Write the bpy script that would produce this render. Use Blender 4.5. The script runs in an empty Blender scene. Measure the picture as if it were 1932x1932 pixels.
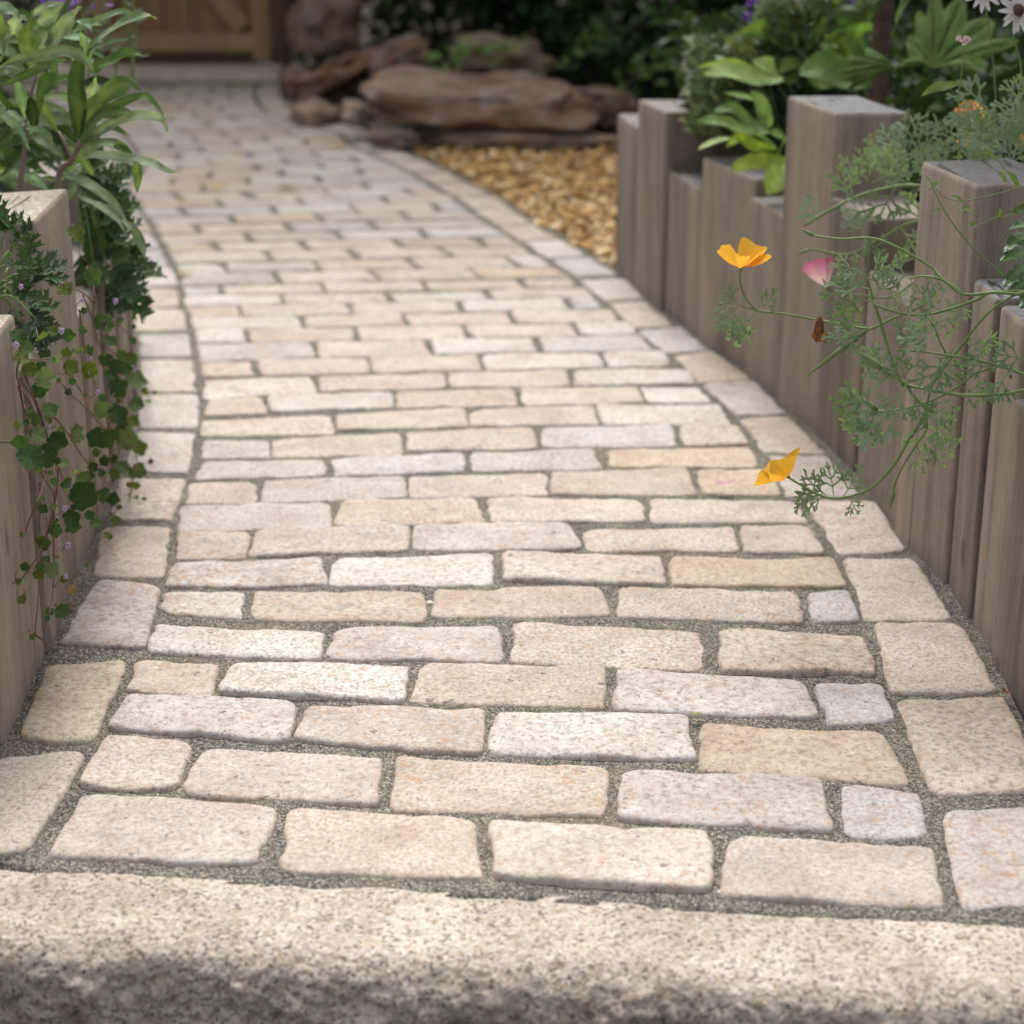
import bpy, math, random
import numpy as np
from mathutils import Vector, Matrix, noise

R = math.radians
scene = bpy.context.scene
random.seed(7)

# ------------------------------------------------------------------ camera
CAM_H, PITCH, F, CX = 0.868, math.atan((966 + 290) / 3540.0), 3540.0, 966.0
cam_data = bpy.data.cameras.new("camera")
cam_data.sensor_fit = 'HORIZONTAL'
cam_data.sensor_width = 36.0
cam_data.lens = 36.0 * F / 1932.0
cam_data.clip_start = 0.05
cam_data.clip_end = 400.0
cam_data.dof.use_dof = True
cam_data.dof.focus_distance = 2.0
cam_data.dof.aperture_fstop = 4.7
cam = bpy.data.objects.new("camera", cam_data)
cam.location = (0, 0, CAM_H)
cam.rotation_euler = (math.pi / 2 - PITCH, 0, 0)
scene.collection.objects.link(cam)
scene.camera = cam

# ------------------------------------------------------------------ light
SUN_EL, SUN_AZ = 58.0, 352.0          # azimuth clockwise from +Y: sun stands behind the far hedge, a touch left
world = bpy.data.worlds.new("World")
scene.world = world
world.use_nodes = True
wn, wl = world.node_tree.nodes, world.node_tree.links
wn.clear()
sky = wn.new('ShaderNodeTexSky')
sky.sky_type = 'NISHITA'
sky.sun_disc = False
sky.sun_elevation = R(SUN_EL)
sky.sun_rotation = R(SUN_AZ)
sky.air_density = 1.0
sky.dust_density = 4.0
sky.ozone_density = 1.0
hs = wn.new('ShaderNodeHueSaturation')
hs.inputs['Saturation'].default_value = 0.22   # bright haze of an overcast day
bg = wn.new('ShaderNodeBackground')
bg.inputs['Strength'].default_value = 0.095
wo = wn.new('ShaderNodeOutputWorld')
wl.new(sky.outputs[0], hs.inputs['Color'])
wl.new(hs.outputs[0], bg.inputs['Color'])
wl.new(bg.outputs[0], wo.inputs['Surface'])

sun_data = bpy.data.lights.new("sun", 'SUN')
sun_data.energy = 1.5
sun_data.angle = R(22)
sun_data.color = (1.0, 0.975, 0.94)
sun = bpy.data.objects.new("sun", sun_data)
d = Vector((math.sin(R(SUN_AZ)) * math.cos(R(SUN_EL)), math.cos(R(SUN_AZ)) * math.cos(R(SUN_EL)), math.sin(R(SUN_EL))))
sun.rotation_euler = (-d).to_track_quat('-Z', 'Y').to_euler()
sun.location = d * 20
scene.collection.objects.link(sun)

scene.view_settings.view_transform = 'Standard'
scene.view_settings.look = 'None'
scene.view_settings.gamma = 1.0
scene.view_settings.use_curve_mapping = False
scene.view_settings.exposure = 1.28
scene.cycles.use_denoising = True
scene.cycles.max_bounces = 5
scene.cycles.diffuse_bounces = 3
scene.cycles.glossy_bounces = 2
scene.cycles.transmission_bounces = 3
scene.cycles.transparent_max_bounces = 8

# ------------------------------------------------------------------ where things stand
# The place was surveyed from the photograph: ground points and points at a known distance.
SP, CP = math.sin(PITCH), math.cos(PITCH)

def ground(x, y, z=0.0):
    u, v = (x - CX) / F, (y - CX) / F
    zc = (CAM_H - z) / (v * CP + SP)
    return Vector((u * zc, zc * CP - v * zc * SP, z))

def at(x, y, D):
    u, v = (x - CX) / F, (y - CX) / F
    zc = D / (CP - v * SP)
    return Vector((u * zc, D, CAM_H - zc * (SP + v * CP)))

def n3(x, y=0.0, z=0.0):
    return noise.noise(Vector((x, y, z)))

# ------------------------------------------------------------------ object helpers
ORIG = {}

def tag(o, label=None, category=None, group=None, kind=None):
    if label: o["label"] = label
    if category: o["category"] = category
    if group: o["group"] = group
    if kind: o["kind"] = kind
    return o

def thing(name, loc, label, category, group=None):
    o = bpy.data.objects.new(name, None)
    o.empty_display_size = 0.05
    o.location = loc
    scene.collection.objects.link(o)
    ORIG[o] = Vector(loc)
    return tag(o, label, category, group)

def build(name, verts, faces, mat, parent=None, origin=None, smooth=True, color=None, slots=None):
    """one mesh object from world coordinates"""
    if origin is None:
        origin = ORIG[parent] if parent is not None else Vector((0, 0, 0))
    origin = Vector(origin)
    V = np.asarray([tuple(v) for v in verts], dtype=float).reshape(-1, 3) - np.array(origin)
    me = bpy.data.meshes.new(name)
    me.from_pydata(V.tolist(), [], [tuple(f) for f in faces])
    mats = mat if isinstance(mat, (list, tuple)) else [mat]
    for m in mats:
        me.materials.append(m)
    if slots is not None:
        me.polygons.foreach_set('material_index', slots)
    if smooth:
        me.polygons.foreach_set('use_smooth', [True] * len(me.polygons))
    me.update()
    o = bpy.data.objects.new(name, me)
    if color:
        o.color = (*color, 1.0)
    scene.collection.objects.link(o)
    ORIG[o] = origin
    if parent is not None:
        o.parent = parent
        o.location = origin - ORIG[parent]
    else:
        o.location = origin
    return o

def place(name, mesh, parent, loc, rot, scale, color=None):
    """a child that shares a mesh"""
    o = bpy.data.objects.new(name, mesh)
    scene.collection.objects.link(o)
    o.parent = parent
    M = Matrix.Translation(Vector(loc) - ORIG[parent]) @ rot.to_4x4() @ Matrix.Diagonal((scale, scale, scale, 1))
    o.matrix_local = M
    ORIG[o] = Vector(loc)
    if color:
        o.color = (*color, 1.0)
    return o

class MB:
    def __init__(s):
        s.v, s.f = [], []
    def add(s, verts, faces):
        k = len(s.v)
        s.v.extend([Vector(p) for p in verts])
        s.f.extend([tuple(i + k for i in f) for f in faces])
        return s

def frame(dv, up=Vector((0, 0, 1))):
    dv = Vector(dv).normalized()
    s = dv.cross(up)
    if s.length < 1e-4:
        s = dv.cross(Vector((0, 1, 0)))
    s.normalize()
    return dv, s, s.cross(dv).normalized()

def smooth_path(pts, n):
    """Catmull-Rom through points, n samples"""
    P = [Vector(p) for p in pts]
    if len(P) == 2:
        return [P[0].lerp(P[1], i / (n - 1)) for i in range(n)]
    P = [P[0] * 2 - P[1]] + P + [P[-1] * 2 - P[-2]]
    segs = len(P) - 3
    out = []
    for i in range(n):
        t = i / (n - 1) * segs
        k = min(int(t), segs - 1)
        t -= k
        a, b, c, e = P[k], P[k + 1], P[k + 2], P[k + 3]
        out.append(0.5 * ((2 * b) + (c - a) * t + (2 * a - 5 * b + 4 * c - e) * t * t + (3 * b - a - 3 * c + e) * t ** 3))
    return out

def tube(pts, r0, r1, n=14, sides=6, radii=None):
    P = smooth_path(pts, n)
    V, Fc = [], []
    for i, p in enumerate(P):
        t = (P[min(i + 1, n - 1)] - P[max(i - 1, 0)])
        _, s, u = frame(t if t.length > 1e-7 else Vector((0, 0, 1)))
        r = r0 + (r1 - r0) * i / (n - 1) if radii is None else np.interp(i / (n - 1), [a for a, _ in radii], [b for _, b in radii])
        for k in range(sides):
            a = 2 * math.pi * k / sides
            V.append(p + (s * math.cos(a) + u * math.sin(a)) * r)
    for i in range(n - 1):
        for k in range(sides):
            a, b = i * sides + k, i * sides + (k + 1) % sides
            Fc.append((a, b, b + sides, a + sides))
    Fc.append(tuple(range(sides - 1, -1, -1)))
    Fc.append(tuple((n - 1) * sides + k for k in range(sides)))
    return V, Fc

# ------------------------------------------------------------------ materials
def new_mat(name):
    m = bpy.data.materials.new(name)
    m.use_nodes = True
    m.node_tree.nodes.clear()
    return m

class NT:
    def __init__(s, name):
        s.m = new_mat(name)
        s.n, s.l = s.m.node_tree.nodes, s.m.node_tree.links
        s.out = s.n.new('ShaderNodeOutputMaterial')
    def node(s, typ, **kw):
        o = s.n.new(typ)
        for k, v in kw.items():
            setattr(o, k, v)
        return o
    def set(s, sock, val):
        if isinstance(val, bpy.types.NodeSocket):
            s.l.new(val, sock)
        else:
            sock.default_value = val
    def noise(s, vec, scale, detail=3, rough=0.55, dist=0.0):
        o = s.node('ShaderNodeTexNoise')
        s.set(o.inputs['Vector'], vec)
        o.inputs['Scale'].default_value = scale
        o.inputs['Detail'].default_value = detail
        o.inputs['Roughness'].default_value = rough
        o.inputs['Distortion'].default_value = dist
        return o.outputs['Fac']
    def voronoi(s, vec, scale, feature='F1', out='Color'):
        o = s.node('ShaderNodeTexVoronoi', feature=feature)
        s.set(o.inputs['Vector'], vec)
        o.inputs['Scale'].default_value = scale
        return o.outputs[out]
    def ramp(s, fac, stops, interp='LINEAR'):
        o = s.node('ShaderNodeValToRGB')
        s.set(o.inputs[0], fac)
        cr = o.color_ramp
        cr.interpolation = interp
        while len(cr.elements) < len(stops):
            cr.elements.new(0.5)
        for e, (p, c) in zip(cr.elements, stops):
            e.position = p
            e.color = (*c, 1.0) if hasattr(c, '__len__') else (c, c, c, 1.0)
        return o.outputs[0]
    def mix(s, fac, a, b, mode='MIX'):
        o = s.node('ShaderNodeMix', data_type='RGBA', blend_type=mode)
        s.set(o.inputs[0], fac)
        for i, v in ((6, a), (7, b)):
            if not isinstance(v, bpy.types.NodeSocket):
                v = (*v, 1.0) if hasattr(v, '__len__') else (v, v, v, 1.0)
            s.set(o.inputs[i], v)
        return o.outputs[2]
    def math(s, op, a, b=0.0):
        o = s.node('ShaderNodeMath', operation=op)
        s.set(o.inputs[0], a)
        s.set(o.inputs[1], b)
        return o.outputs[0]
    def mapping(s, vec, scale=(1, 1, 1), loc=(0, 0, 0), rot=(0, 0, 0)):
        o = s.node('ShaderNodeMapping')
        s.set(o.inputs['Vector'], vec)
        o.inputs['Scale'].default_value = scale
        o.inputs['Location'].default_value = loc
        o.inputs['Rotation'].default_value = rot
        return o.outputs[0]
    def objcoord(s, rand=True):
        tc = s.node('ShaderNodeTexCoord')
        if not rand:
            return tc.outputs['Object']
        oi = s.node('ShaderNodeObjectInfo')
        va = s.node('ShaderNodeVectorMath', operation='ADD')
        mu = s.math('MULTIPLY', oi.outputs['Random'], 37.0)
        s.l.new(tc.outputs['Object'], va.inputs[0])
        s.l.new(mu, va.inputs[1])
        return va.outputs[0]
    def objcolor(s):
        return s.node('ShaderNodeObjectInfo').outputs['Color']
    def attr(s, name='Col'):
        return s.node('ShaderNodeAttribute', attribute_name=name).outputs['Color']
    def bump(s, height, strength=0.4, dist=0.003, normal=None):
        o = s.node('ShaderNodeBump')
        o.inputs['Strength'].default_value = strength
        o.inputs['Distance'].default_value = dist
        s.l.new(height, o.inputs['Height'])
        if normal is not None:
            s.l.new(normal, o.inputs['Normal'])
        return o.outputs[0]
    def principled(s, color, rough=0.8, spec=0.3, normal=None):
        o = s.node('ShaderNodeBsdfPrincipled')
        s.set(o.inputs['Base Color'], color if isinstance(color, bpy.types.NodeSocket) else (*color, 1.0))
        s.set(o.inputs['Roughness'], rough)
        s.set(o.inputs['Specular IOR Level'], spec)
        if normal is not None:
            s.l.new(normal, o.inputs['Normal'])
        return o
    def done(s, shader):
        s.l.new(shader.outputs[0], s.out.inputs['Surface'])
        return s.m

def granite(name, color_source='object', grain=1.0):
    t = NT(name)
    co = t.objcoord(color_source == 'object')
    base = t.objcolor() if color_source == 'object' else t.attr()
    rnd = t.node('ShaderNodeObjectInfo').outputs['Random']
    r2 = t.math('FRACT', t.math('MULTIPLY', rnd, 17.31))
    r3 = t.math('FRACT', t.math('MULTIPLY', rnd, 53.77))
    # soft cloudy change of tone inside one stone
    c = t.mix(1.0, base, t.ramp(t.noise(co, 13, 5, 0.65, 0.5), [(0.32, (0.84, 0.80, 0.77)), (0.66, (1.10, 1.095, 1.09))]), 'MULTIPLY')
    # feldspar and quartz grains, coarser in some stones than in others
    fine = t.ramp(t.noise(co, 230 * grain, 3, 0.7), [(0.37, (0.60, 0.56, 0.53)), (0.47, (0.95, 0.94, 0.93)), (0.62, (1.22, 1.215, 1.21))])
    coarse = t.ramp(t.noise(co, 125 * grain, 4, 0.75), [(0.37, (0.58, 0.53, 0.49)), (0.47, (0.96, 0.95, 0.94)), (0.64, (1.20, 1.20, 1.195))])
    c = t.mix(1.0, c, t.mix(r2, fine, coarse), 'MULTIPLY')
    rust = t.math('MULTIPLY', t.ramp(t.noise(co, 85 * grain, 5, 0.72), [(0.51, 0.0), (0.64, 0.8)]), t.ramp(t.noise(co, 12, 3), [(0.38, 0.12), (0.58, 1.0)]))
    c = t.mix(t.math('MULTIPLY', rust, t.math('ADD', t.math('MULTIPLY', r3, 0.9), 0.25)), c, (0.37, 0.235, 0.14))
    mica = t.ramp(t.noise(co, 300 * grain, 2, 0.6), [(0.31, 1.0), (0.375, 0.0)])
    c = t.mix(t.math('MULTIPLY', mica, t.math('ADD', t.math('MULTIPLY', r2, 0.3), 0.5)), c, (0.10, 0.088, 0.076))
    pit = t.ramp(t.noise(co, 75, 3, 0.6), [(0.29, 1.0), (0.335, 0.0)])
    c = t.mix(t.math('MULTIPLY', pit, 0.7), c, (0.12, 0.095, 0.075))
    # wandering grey stain on a few stones
    stain = t.math('MULTIPLY', t.ramp(t.noise(co, 22, 5, 0.7, 0.8), [(0.56, 0.0), (0.68, 0.5)]), t.ramp(r3, [(0.45, 0.0), (0.7, 1.0)]))
    c = t.mix(stain, c, (0.24, 0.22, 0.205))
    h = t.math('ADD', t.noise(co, 48, 6, 0.7), t.math('MULTIPLY', t.noise(co, 240 * grain, 2, 0.6), 0.22))
    h = t.math('SUBTRACT', h, t.math('MULTIPLY', pit, 0.25))
    n = t.bump(h, 0.55, 0.005)
    return t.done(t.principled(c, 0.85, 0.2, n))

def sand_mat():
    t = NT("joint_sand")
    co = t.objcoord(False)
    v = t.voronoi(co, 560)
    sep = t.node('ShaderNodeSeparateColor')
    t.l.new(v, sep.inputs[0])
    c = t.ramp(sep.outputs[0], [(0.0, (0.045, 0.043, 0.04)), (0.28, (0.095, 0.087, 0.077)), (0.55, (0.168, 0.154, 0.134)), (0.8, (0.25, 0.23, 0.198)), (1.0, (0.44, 0.41, 0.36))])
    c = t.mix(1.0, c, t.ramp(t.noise(co, 18, 3), [(0.3, (0.80, 0.79, 0.76)), (0.7, (1.15, 1.12, 1.06))]), 'MULTIPLY')
    c = t.mix(t.ramp(t.noise(co, 5, 3), [(0.5, 0.0), (0.75, 0.35)]), c, (0.26, 0.20, 0.145))
    h = t.math('ADD', t.voronoi(co, 560, out='Distance'), t.math('MULTIPLY', t.noise(co, 60, 3), 1.4))
    return t.done(t.principled(c, 0.95, 0.15, t.bump(h, 0.7, 0.003)))

def step_mat():
    t = NT("rough_granite")
    co = t.objcoord(False)
    v = t.voronoi(t.mapping(co, (1, 1, 1)), 340)
    sep = t.node('ShaderNodeSeparateColor')
    t.l.new(v, sep.inputs[0])
    c = t.ramp(sep.outputs[0], [(0.0, (0.17, 0.15, 0.13)), (0.12, (0.30, 0.25, 0.205)), (0.25, (0.46, 0.395, 0.33)), (0.6, (0.53, 0.465, 0.40)), (1.0, (0.62, 0.565, 0.50))])
    c = t.mix(t.ramp(t.noise(co, 260, 3, 0.7), [(0.31, 0.6), (0.39, 0.0)]), c, (0.10, 0.09, 0.08))
    c = t.mix(t.ramp(t.noise(co, 70, 4, 0.7), [(0.52, 0.0), (0.68, 0.5)]), c, (0.34, 0.24, 0.13))
    c = t.mix(1.0, c, t.ramp(t.noise(co, 9, 4, 0.65), [(0.28, (0.66, 0.64, 0.60)), (0.62, (1.06, 1.05, 1.03))]), 'MULTIPLY')
    c = t.mix(t.ramp(t.noise(co, 26, 5, 0.75), [(0.54, 0.0), (0.70, 0.45)]), c, (0.17, 0.145, 0.12))   # lichen and old dirt
    h = t.math('ADD', t.noise(co, 110, 5, 0.7), t.math('MULTIPLY', t.voronoi(co, 190, out='Distance'), 0.35))
    return t.done(t.principled(c, 0.88, 0.2, t.bump(h, 0.8, 0.0045)))

def wood_mat(name, warm=1.0):
    t = NT(name)
    co = t.objcoord(True)
    base = t.objcolor()
    g1 = t.noise(t.mapping(co, (1, 1, 0.03)), 62, 6, 0.72, 1.2)
    g2 = t.noise(t.mapping(co, (1, 1, 0.10)), 8, 4, 0.6, 1.6)
    g3 = t.noise(t.mapping(co, (1, 1, 0.06)), 420, 2, 0.6)
    c = t.mix(1.0, base, t.ramp(g1, [(0.34, (0.80, 0.785, 0.77)), (0.52, (1.0, 1.0, 1.0)), (0.68, (1.11, 1.105, 1.10))]), 'MULTIPLY')
    c = t.mix(t.ramp(g2, [(0.47, 0.0), (0.66, 0.55)]), c, (0.095, 0.079, 0.067))
    c = t.mix(t.ramp(t.noise(t.mapping(co, (1, 1, 0.12)), 13, 3), [(0.48, 0.0), (0.66, 0.55)]), c, (0.355, 0.285, 0.215))
    c = t.mix(1.0, c, t.ramp(g3, [(0.3, 0.80), (0.7, 1.12)]), 'MULTIPLY')
    # dark drying cracks and a few knots
    crack = t.ramp(t.noise(t.mapping(co, (1, 1, 0.016)), 60, 2, 0.5, 0.3), [(0.245, 1.0), (0.268, 0.0)])
    c = t.mix(crack, c, (0.035, 0.028, 0.024))
    knot = t.ramp(t.noise(t.mapping(co, (1, 1, 0.55)), 13, 1, 0.3), [(0.17, 1.0), (0.20, 0.0)])
    c = t.mix(t.math('MULTIPLY', knot, 0.6), c, (0.06, 0.045, 0.035))
    # washed out flecks
    fleck = t.ramp(t.noise(co, 260, 3, 0.6), [(0.66, 0.0), (0.74, 0.5)])
    c = t.mix(fleck, c, (0.42, 0.38, 0.33))
    saw = t.noise(t.mapping(co, (0.12, 0.12, 1.0), rot=(0.18, 0.22, 0.0)), 230, 2, 0.5)
    c = t.mix(1.0, c, t.ramp(saw, [(0.35, 0.965), (0.65, 1.03)]), 'MULTIPLY')
    h = t.math('ADD', g1, t.math('ADD', t.math('MULTIPLY', saw, 0.18), t.math('MULTIPLY', g3, 0.3)))
    h = t.math('SUBTRACT', h, t.math('MULTIPLY', crack, 1.2))
    return t.done(t.principled(c, 0.85, 0.15, t.bump(h, 0.22, 0.002)))

def endgrain_mat(name="timber_end_grain"):
    t = NT(name)
    co = t.objcoord(True)
    base = t.objcolor()
    w = t.node('ShaderNodeTexWave', wave_type='RINGS', rings_direction='Z')
    t.l.new(t.mapping(co, (1, 1, 0.2), loc=(0.11, 0.06, 0)), w.inputs['Vector'])
    w.inputs['Scale'].default_value = 24
    w.inputs['Distortion'].default_value = 11.0
    w.inputs['Detail'].default_value = 3
    w.inputs['Detail Scale'].default_value = 2.0
    c = t.mix(1.0, base, t.ramp(w.outputs['Fac'], [(0.0, (0.80, 0.78, 0.76)), (1.0, (1.18, 1.17, 1.15))]), 'MULTIPLY')
    c = t.mix(t.ramp(t.noise(co, 22, 4, 0.7), [(0.45, 0.0), (0.7, 0.6)]), c, (0.12, 0.12, 0.125))
    c = t.mix(t.ramp(t.noise(co, 300, 2), [(0.3, 0.5), (0.42, 0.0)]), c, (0.05, 0.045, 0.04))
    spl = t.ramp(t.noise(t.mapping(co, (1.0, 0.10, 1.0), rot=(0, 0, 0.5)), 70, 3, 0.6, 0.8), [(0.34, 1.0), (0.39, 0.0)])
    c = t.mix(t.math('MULTIPLY', spl, 0.85), c, (0.03, 0.028, 0.026))
    h = t.math('SUBTRACT', t.math('ADD', w.outputs['Fac'], t.noise(co, 150, 3)), spl)
    return t.done(t.principled(c, 0.8, 0.25, t.bump(h, 0.35, 0.002)))

def leaf_mat(name, color=None, trans=0.35, rough=0.5, vein=0.0, spec=0.35, holes=False):
    """leaf tissue: reflects, and lets some light through"""
    t = NT(name)
    co = t.objcoord(True)
    base = t.objcolor() if color is None else None
    if base is None:
        base = t.mix(0.0, color, color)
    c = t.mix(1.0, base, t.ramp(t.noise(co, 45, 4, 0.6), [(0.33, (0.68, 0.72, 0.62)), (0.66, (1.22, 1.18, 1.16))]), 'MULTIPLY')
    geo = t.node('ShaderNodeNewGeometry')
    c = t.mix(t.math('MULTIPLY', geo.outputs['Backfacing'], 0.55), c, t.mix(0.5, c, (0.30, 0.36, 0.28)))
    at_ = t.attr('mid')
    if vein:
        sep = t.node('ShaderNodeSeparateColor')
        t.l.new(at_, sep.inputs[0])
        c = t.mix(t.math('MULTIPLY', sep.outputs[0], vein), c, t.mix(1.0, c, (1.9, 1.75, 1.9), 'MULTIPLY'))
    n = t.bump(t.noise(co, 110, 4, 0.65), 0.6, 0.003)
    p = t.principled(c, rough, spec, n)
    tr = t.node('ShaderNodeBsdfTranslucent')
    t.l.new(t.mix(1.0, c, (1.25, 1.35, 0.55), 'MULTIPLY'), tr.inputs['Color'])
    t.l.new(n, tr.inputs['Normal'])
    mx = t.node('ShaderNodeMixShader')
    mx.inputs[0].default_value = trans
    t.l.new(p.outputs[0], mx.inputs[1])
    t.l.new(tr.outputs[0], mx.inputs[2])
    return t.done(mx)

def plain_mat(name, color, rough=0.6, spec=0.3, var=0.2, scale=60, bump=0.2):
    t = NT(name)
    co = t.objcoord(True)
    c = t.mix(1.0, color, t.ramp(t.noise(co, scale, 4, 0.65), [(0.3, 1 - var), (0.7, 1 + var)]), 'MULTIPLY')
    return t.done(t.principled(c, rough, spec, t.bump(t.noise(co, scale * 2.5, 4), bump, 0.003)))

def soil_mat():
    t = NT("soil")
    co = t.objcoord(False)
    c = t.ramp(t.noise(co, 45, 6, 0.7), [(0.3, (0.012, 0.009, 0.007)), (0.5, (0.035, 0.026, 0.019)), (0.72, (0.085, 0.062, 0.042))])
    return t.done(t.principled(c, 0.95, 0.1, t.bump(t.noise(co, 60, 6, 0.7), 1.0, 0.02)))

def rock_mat():
    t = NT("brown_rock")
    co = t.objcoord(True)
    base = t.objcolor()
    c = t.mix(1.0, base, t.ramp(t.noise(co, 7, 6, 0.7, 0.4), [(0.3, (0.55, 0.52, 0.50)), (0.55, (1.0, 0.98, 0.95)), (0.75, (1.5, 1.45, 1.4))]), 'MULTIPLY')
    c = t.mix(t.ramp(t.noise(co, 12, 5, 0.7), [(0.50, 0.0), (0.64, 0.65)]), c, (0.30, 0.29, 0.275))      # lichen and quartz
    c = t.mix(t.ramp(t.noise(co, 5, 4, 0.6), [(0.52, 0.0), (0.66, 0.6)]), c, (0.17, 0.085, 0.045))     # iron stain
    h = t.noise(co, 16, 8, 0.7)
    return t.done(t.principled(c, 0.85, 0.2, t.bump(h, 0.9, 0.03)))

def gate_mat(name, col):
    t = NT(name)
    co = t.objcoord(True)
    g = t.noise(t.mapping(co, (1, 1, 0.05)), 45, 5, 0.65, 0.4)
    c = t.mix(1.0, col, t.ramp(g, [(0.3, (0.7, 0.66, 0.62)), (0.7, (1.25, 1.22, 1.2))]), 'MULTIPLY')
    return t.done(t.principled(c, 0.6, 0.25, t.bump(g, 0.3, 0.003)))

def pebble_mat():
    t = NT("golden_gravel")
    c = t.mix(1.0, t.attr(), t.ramp(t.noise(t.objcoord(False), 120, 3), [(0.3, 0.85), (0.7, 1.15)]), 'MULTIPLY')
    return t.done(t.principled(c, 0.6, 0.3))

def petal_mat(name, tip, base, trans=0.45):
    """petal colour runs from its foot to its rim (attribute 'mid' holds the place on the petal)"""
    t = NT(name)
    sep = t.node('ShaderNodeSeparateColor')
    t.l.new(t.attr('mid'), sep.inputs[0])
    c = t.mix(sep.outputs[1], base, tip)
    cv = t.node('ShaderNodeCombineXYZ')
    t.l.new(t.math('MULTIPLY', sep.outputs[2], 26.0), cv.inputs[0])
    t.l.new(t.math('MULTIPLY', sep.outputs[1], 1.3), cv.inputs[1])
    veins = t.noise(cv.outputs[0], 1.0, 4, 0.65)
    c = t.mix(1.0, c, t.ramp(veins, [(0.3, (0.93, 0.80, 0.75)), (0.65, (1.03, 1.05, 1.06))]), 'MULTIPLY')
    p = t.principled(c, 0.55, 0.2, t.bump(veins, 0.4, 0.002))
    tr = t.node('ShaderNodeBsdfTranslucent')
    t.l.new(c, tr.inputs['Color'])
    mx = t.node('ShaderNodeMixShader')
    mx.inputs[0].default_value = trans
    t.l.new(p.outputs[0], mx.inputs[1])
    t.l.new(tr.outputs[0], mx.inputs[2])
    return t.done(mx)

M = dict(
    granite=granite("granite_sett"), granite_far=granite("granite_sett_far", 'attr'),
    sand=sand_mat(), step=step_mat(), wood=wood_mat("weathered_timber"), end=endgrain_mat(),
    soil=soil_mat(), rock=rock_mat(), gravel=pebble_mat(),
    gate_board=gate_mat("gate_board_wood", (0.28, 0.165, 0.085)), gate_rail=gate_mat("gate_rail_wood", (0.36, 0.24, 0.14)),
    gate_dark=gate_mat("gate_foot_wood", (0.11, 0.066, 0.036)),
    pale=granite("pale_threshold_stone"),
    leaf=leaf_mat("soft_grey_green_leaf", None, 0.30, 0.75, 0.35, 0.15),
    gloss=leaf_mat("dark_glossy_leaf", None, 0.15, 0.30, 0.65, 0.5),
    thin=leaf_mat("thin_leaf", None, 0.35, 0.55, 0.22, 0.2),
    feather=leaf_mat("feathery_leaf", None, 0.38, 0.6, 0.0, 0.25),
    hedge=leaf_mat("hedge_leaf", None, 0.25, 0.45, 0.0, 0.35),
    stem_green=plain_mat("green_stem", (0.155, 0.225, 0.075), 0.5, 0.3, 0.15),
    stem_red=plain_mat("reddish_vine_stem", (0.15, 0.075, 0.06), 0.55, 0.3, 0.2),
    stem_mauve=plain_mat("mauve_downy_stem", (0.20, 0.145, 0.125), 0.7, 0.2, 0.15),
    bark=plain_mat("bark", (0.10, 0.068, 0.048), 0.85, 0.15, 0.35, 40, 0.8),
    pod=plain_mat("seed_pod", (0.17, 0.23, 0.085), 0.5, 0.3, 0.15),
    dead=plain_mat("withered_flower", (0.20, 0.085, 0.03), 0.8, 0.15, 0.4),
    dry=leaf_mat("dry_leaf", None, 0.2, 0.6, 0.2, 0.25),
    poppy=petal_mat("orange_poppy_petal", (0.90, 0.56, 0.06), (0.86, 0.33, 0.02), 0.5),
    pink=petal_mat("pink_poppy_petal", (0.52, 0.13, 0.26), (0.82, 0.74, 0.64), 0.4),
    marigold=petal_mat("marigold_petal", (0.75, 0.36, 0.03), (0.65, 0.22, 0.02), 0.35),
    daisy=petal_mat("white_daisy_petal", (0.68, 0.68, 0.70), (0.62, 0.60, 0.58), 0.25),
    violet=petal_mat("violet_petal", (0.20, 0.085, 0.45), (0.16, 0.06, 0.36), 0.3),
    lilac=petal_mat("lilac_petal", (0.62, 0.54, 0.76), (0.34, 0.20, 0.46), 0.35),
    blush=petal_mat("blush_petal", (0.75, 0.62, 0.60), (0.62, 0.40, 0.38), 0.3),
    eye=plain_mat("daisy_eye", (0.10, 0.06, 0.05), 0.8, 0.2, 0.4),
)

# ================================================================== THE SETTING
def set_point_color(o, cols, name='Col'):
    at_ = o.data.attributes.new(name, 'FLOAT_COLOR', 'POINT')
    at_.data.foreach_set('color', np.asarray(cols, dtype=float).ravel())

# low ground everywhere, down to the horizon
gv, gf = [], []
E_ = 120.0
gv = [(-E_, -E_, -0.20), (E_, -E_, -0.20), (E_, E_, -0.20), (-E_, E_, -0.20)]
gnd = build('ground', gv, [(0, 1, 2, 3)], M['soil'], smooth=False)
tag(gnd, kind='structure')

# outlines of the sett field: (distance, x) of the inner edge of both borders, and of the outer edge
def curve(pts):
    W = sorted((ground(x, y).y, ground(x, y).x) for x, y in pts)
    return W
L_IN = curve([(60, 1612), (168, 1408), (258, 1235), (288, 1160), (308, 1096), (330, 987), (356, 897), (376, 812), (380, 743), (375, 674), (362, 626), (350, 580), (340, 541), (329, 507), (314, 474), (285, 425), (258, 384), (237, 357)])
L_IN += [(5.4, -1.055), (5.9, -1.19), (6.4, -1.36), (6.9, -1.56), (7.5, -1.85)]
R_IN = curve([(1800, 1716), (1768, 1521), (1688, 1317), (1640, 1172), (1588, 1050), (1520, 950), (1447, 862), (1392, 786), (1322, 724), (1262, 669), (1200, 623), (1144, 569), (1090, 526), (1009, 474), (959, 441), (910, 411), (856, 370), (828, 357), (806, 343), (768, 319), (706, 292), (660, 272)])
R_IN += [(6.13, -0.56), (6.35, -0.72), (6.65, -0.87), (7.0, -0.945), (7.45, -0.985)]
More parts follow.
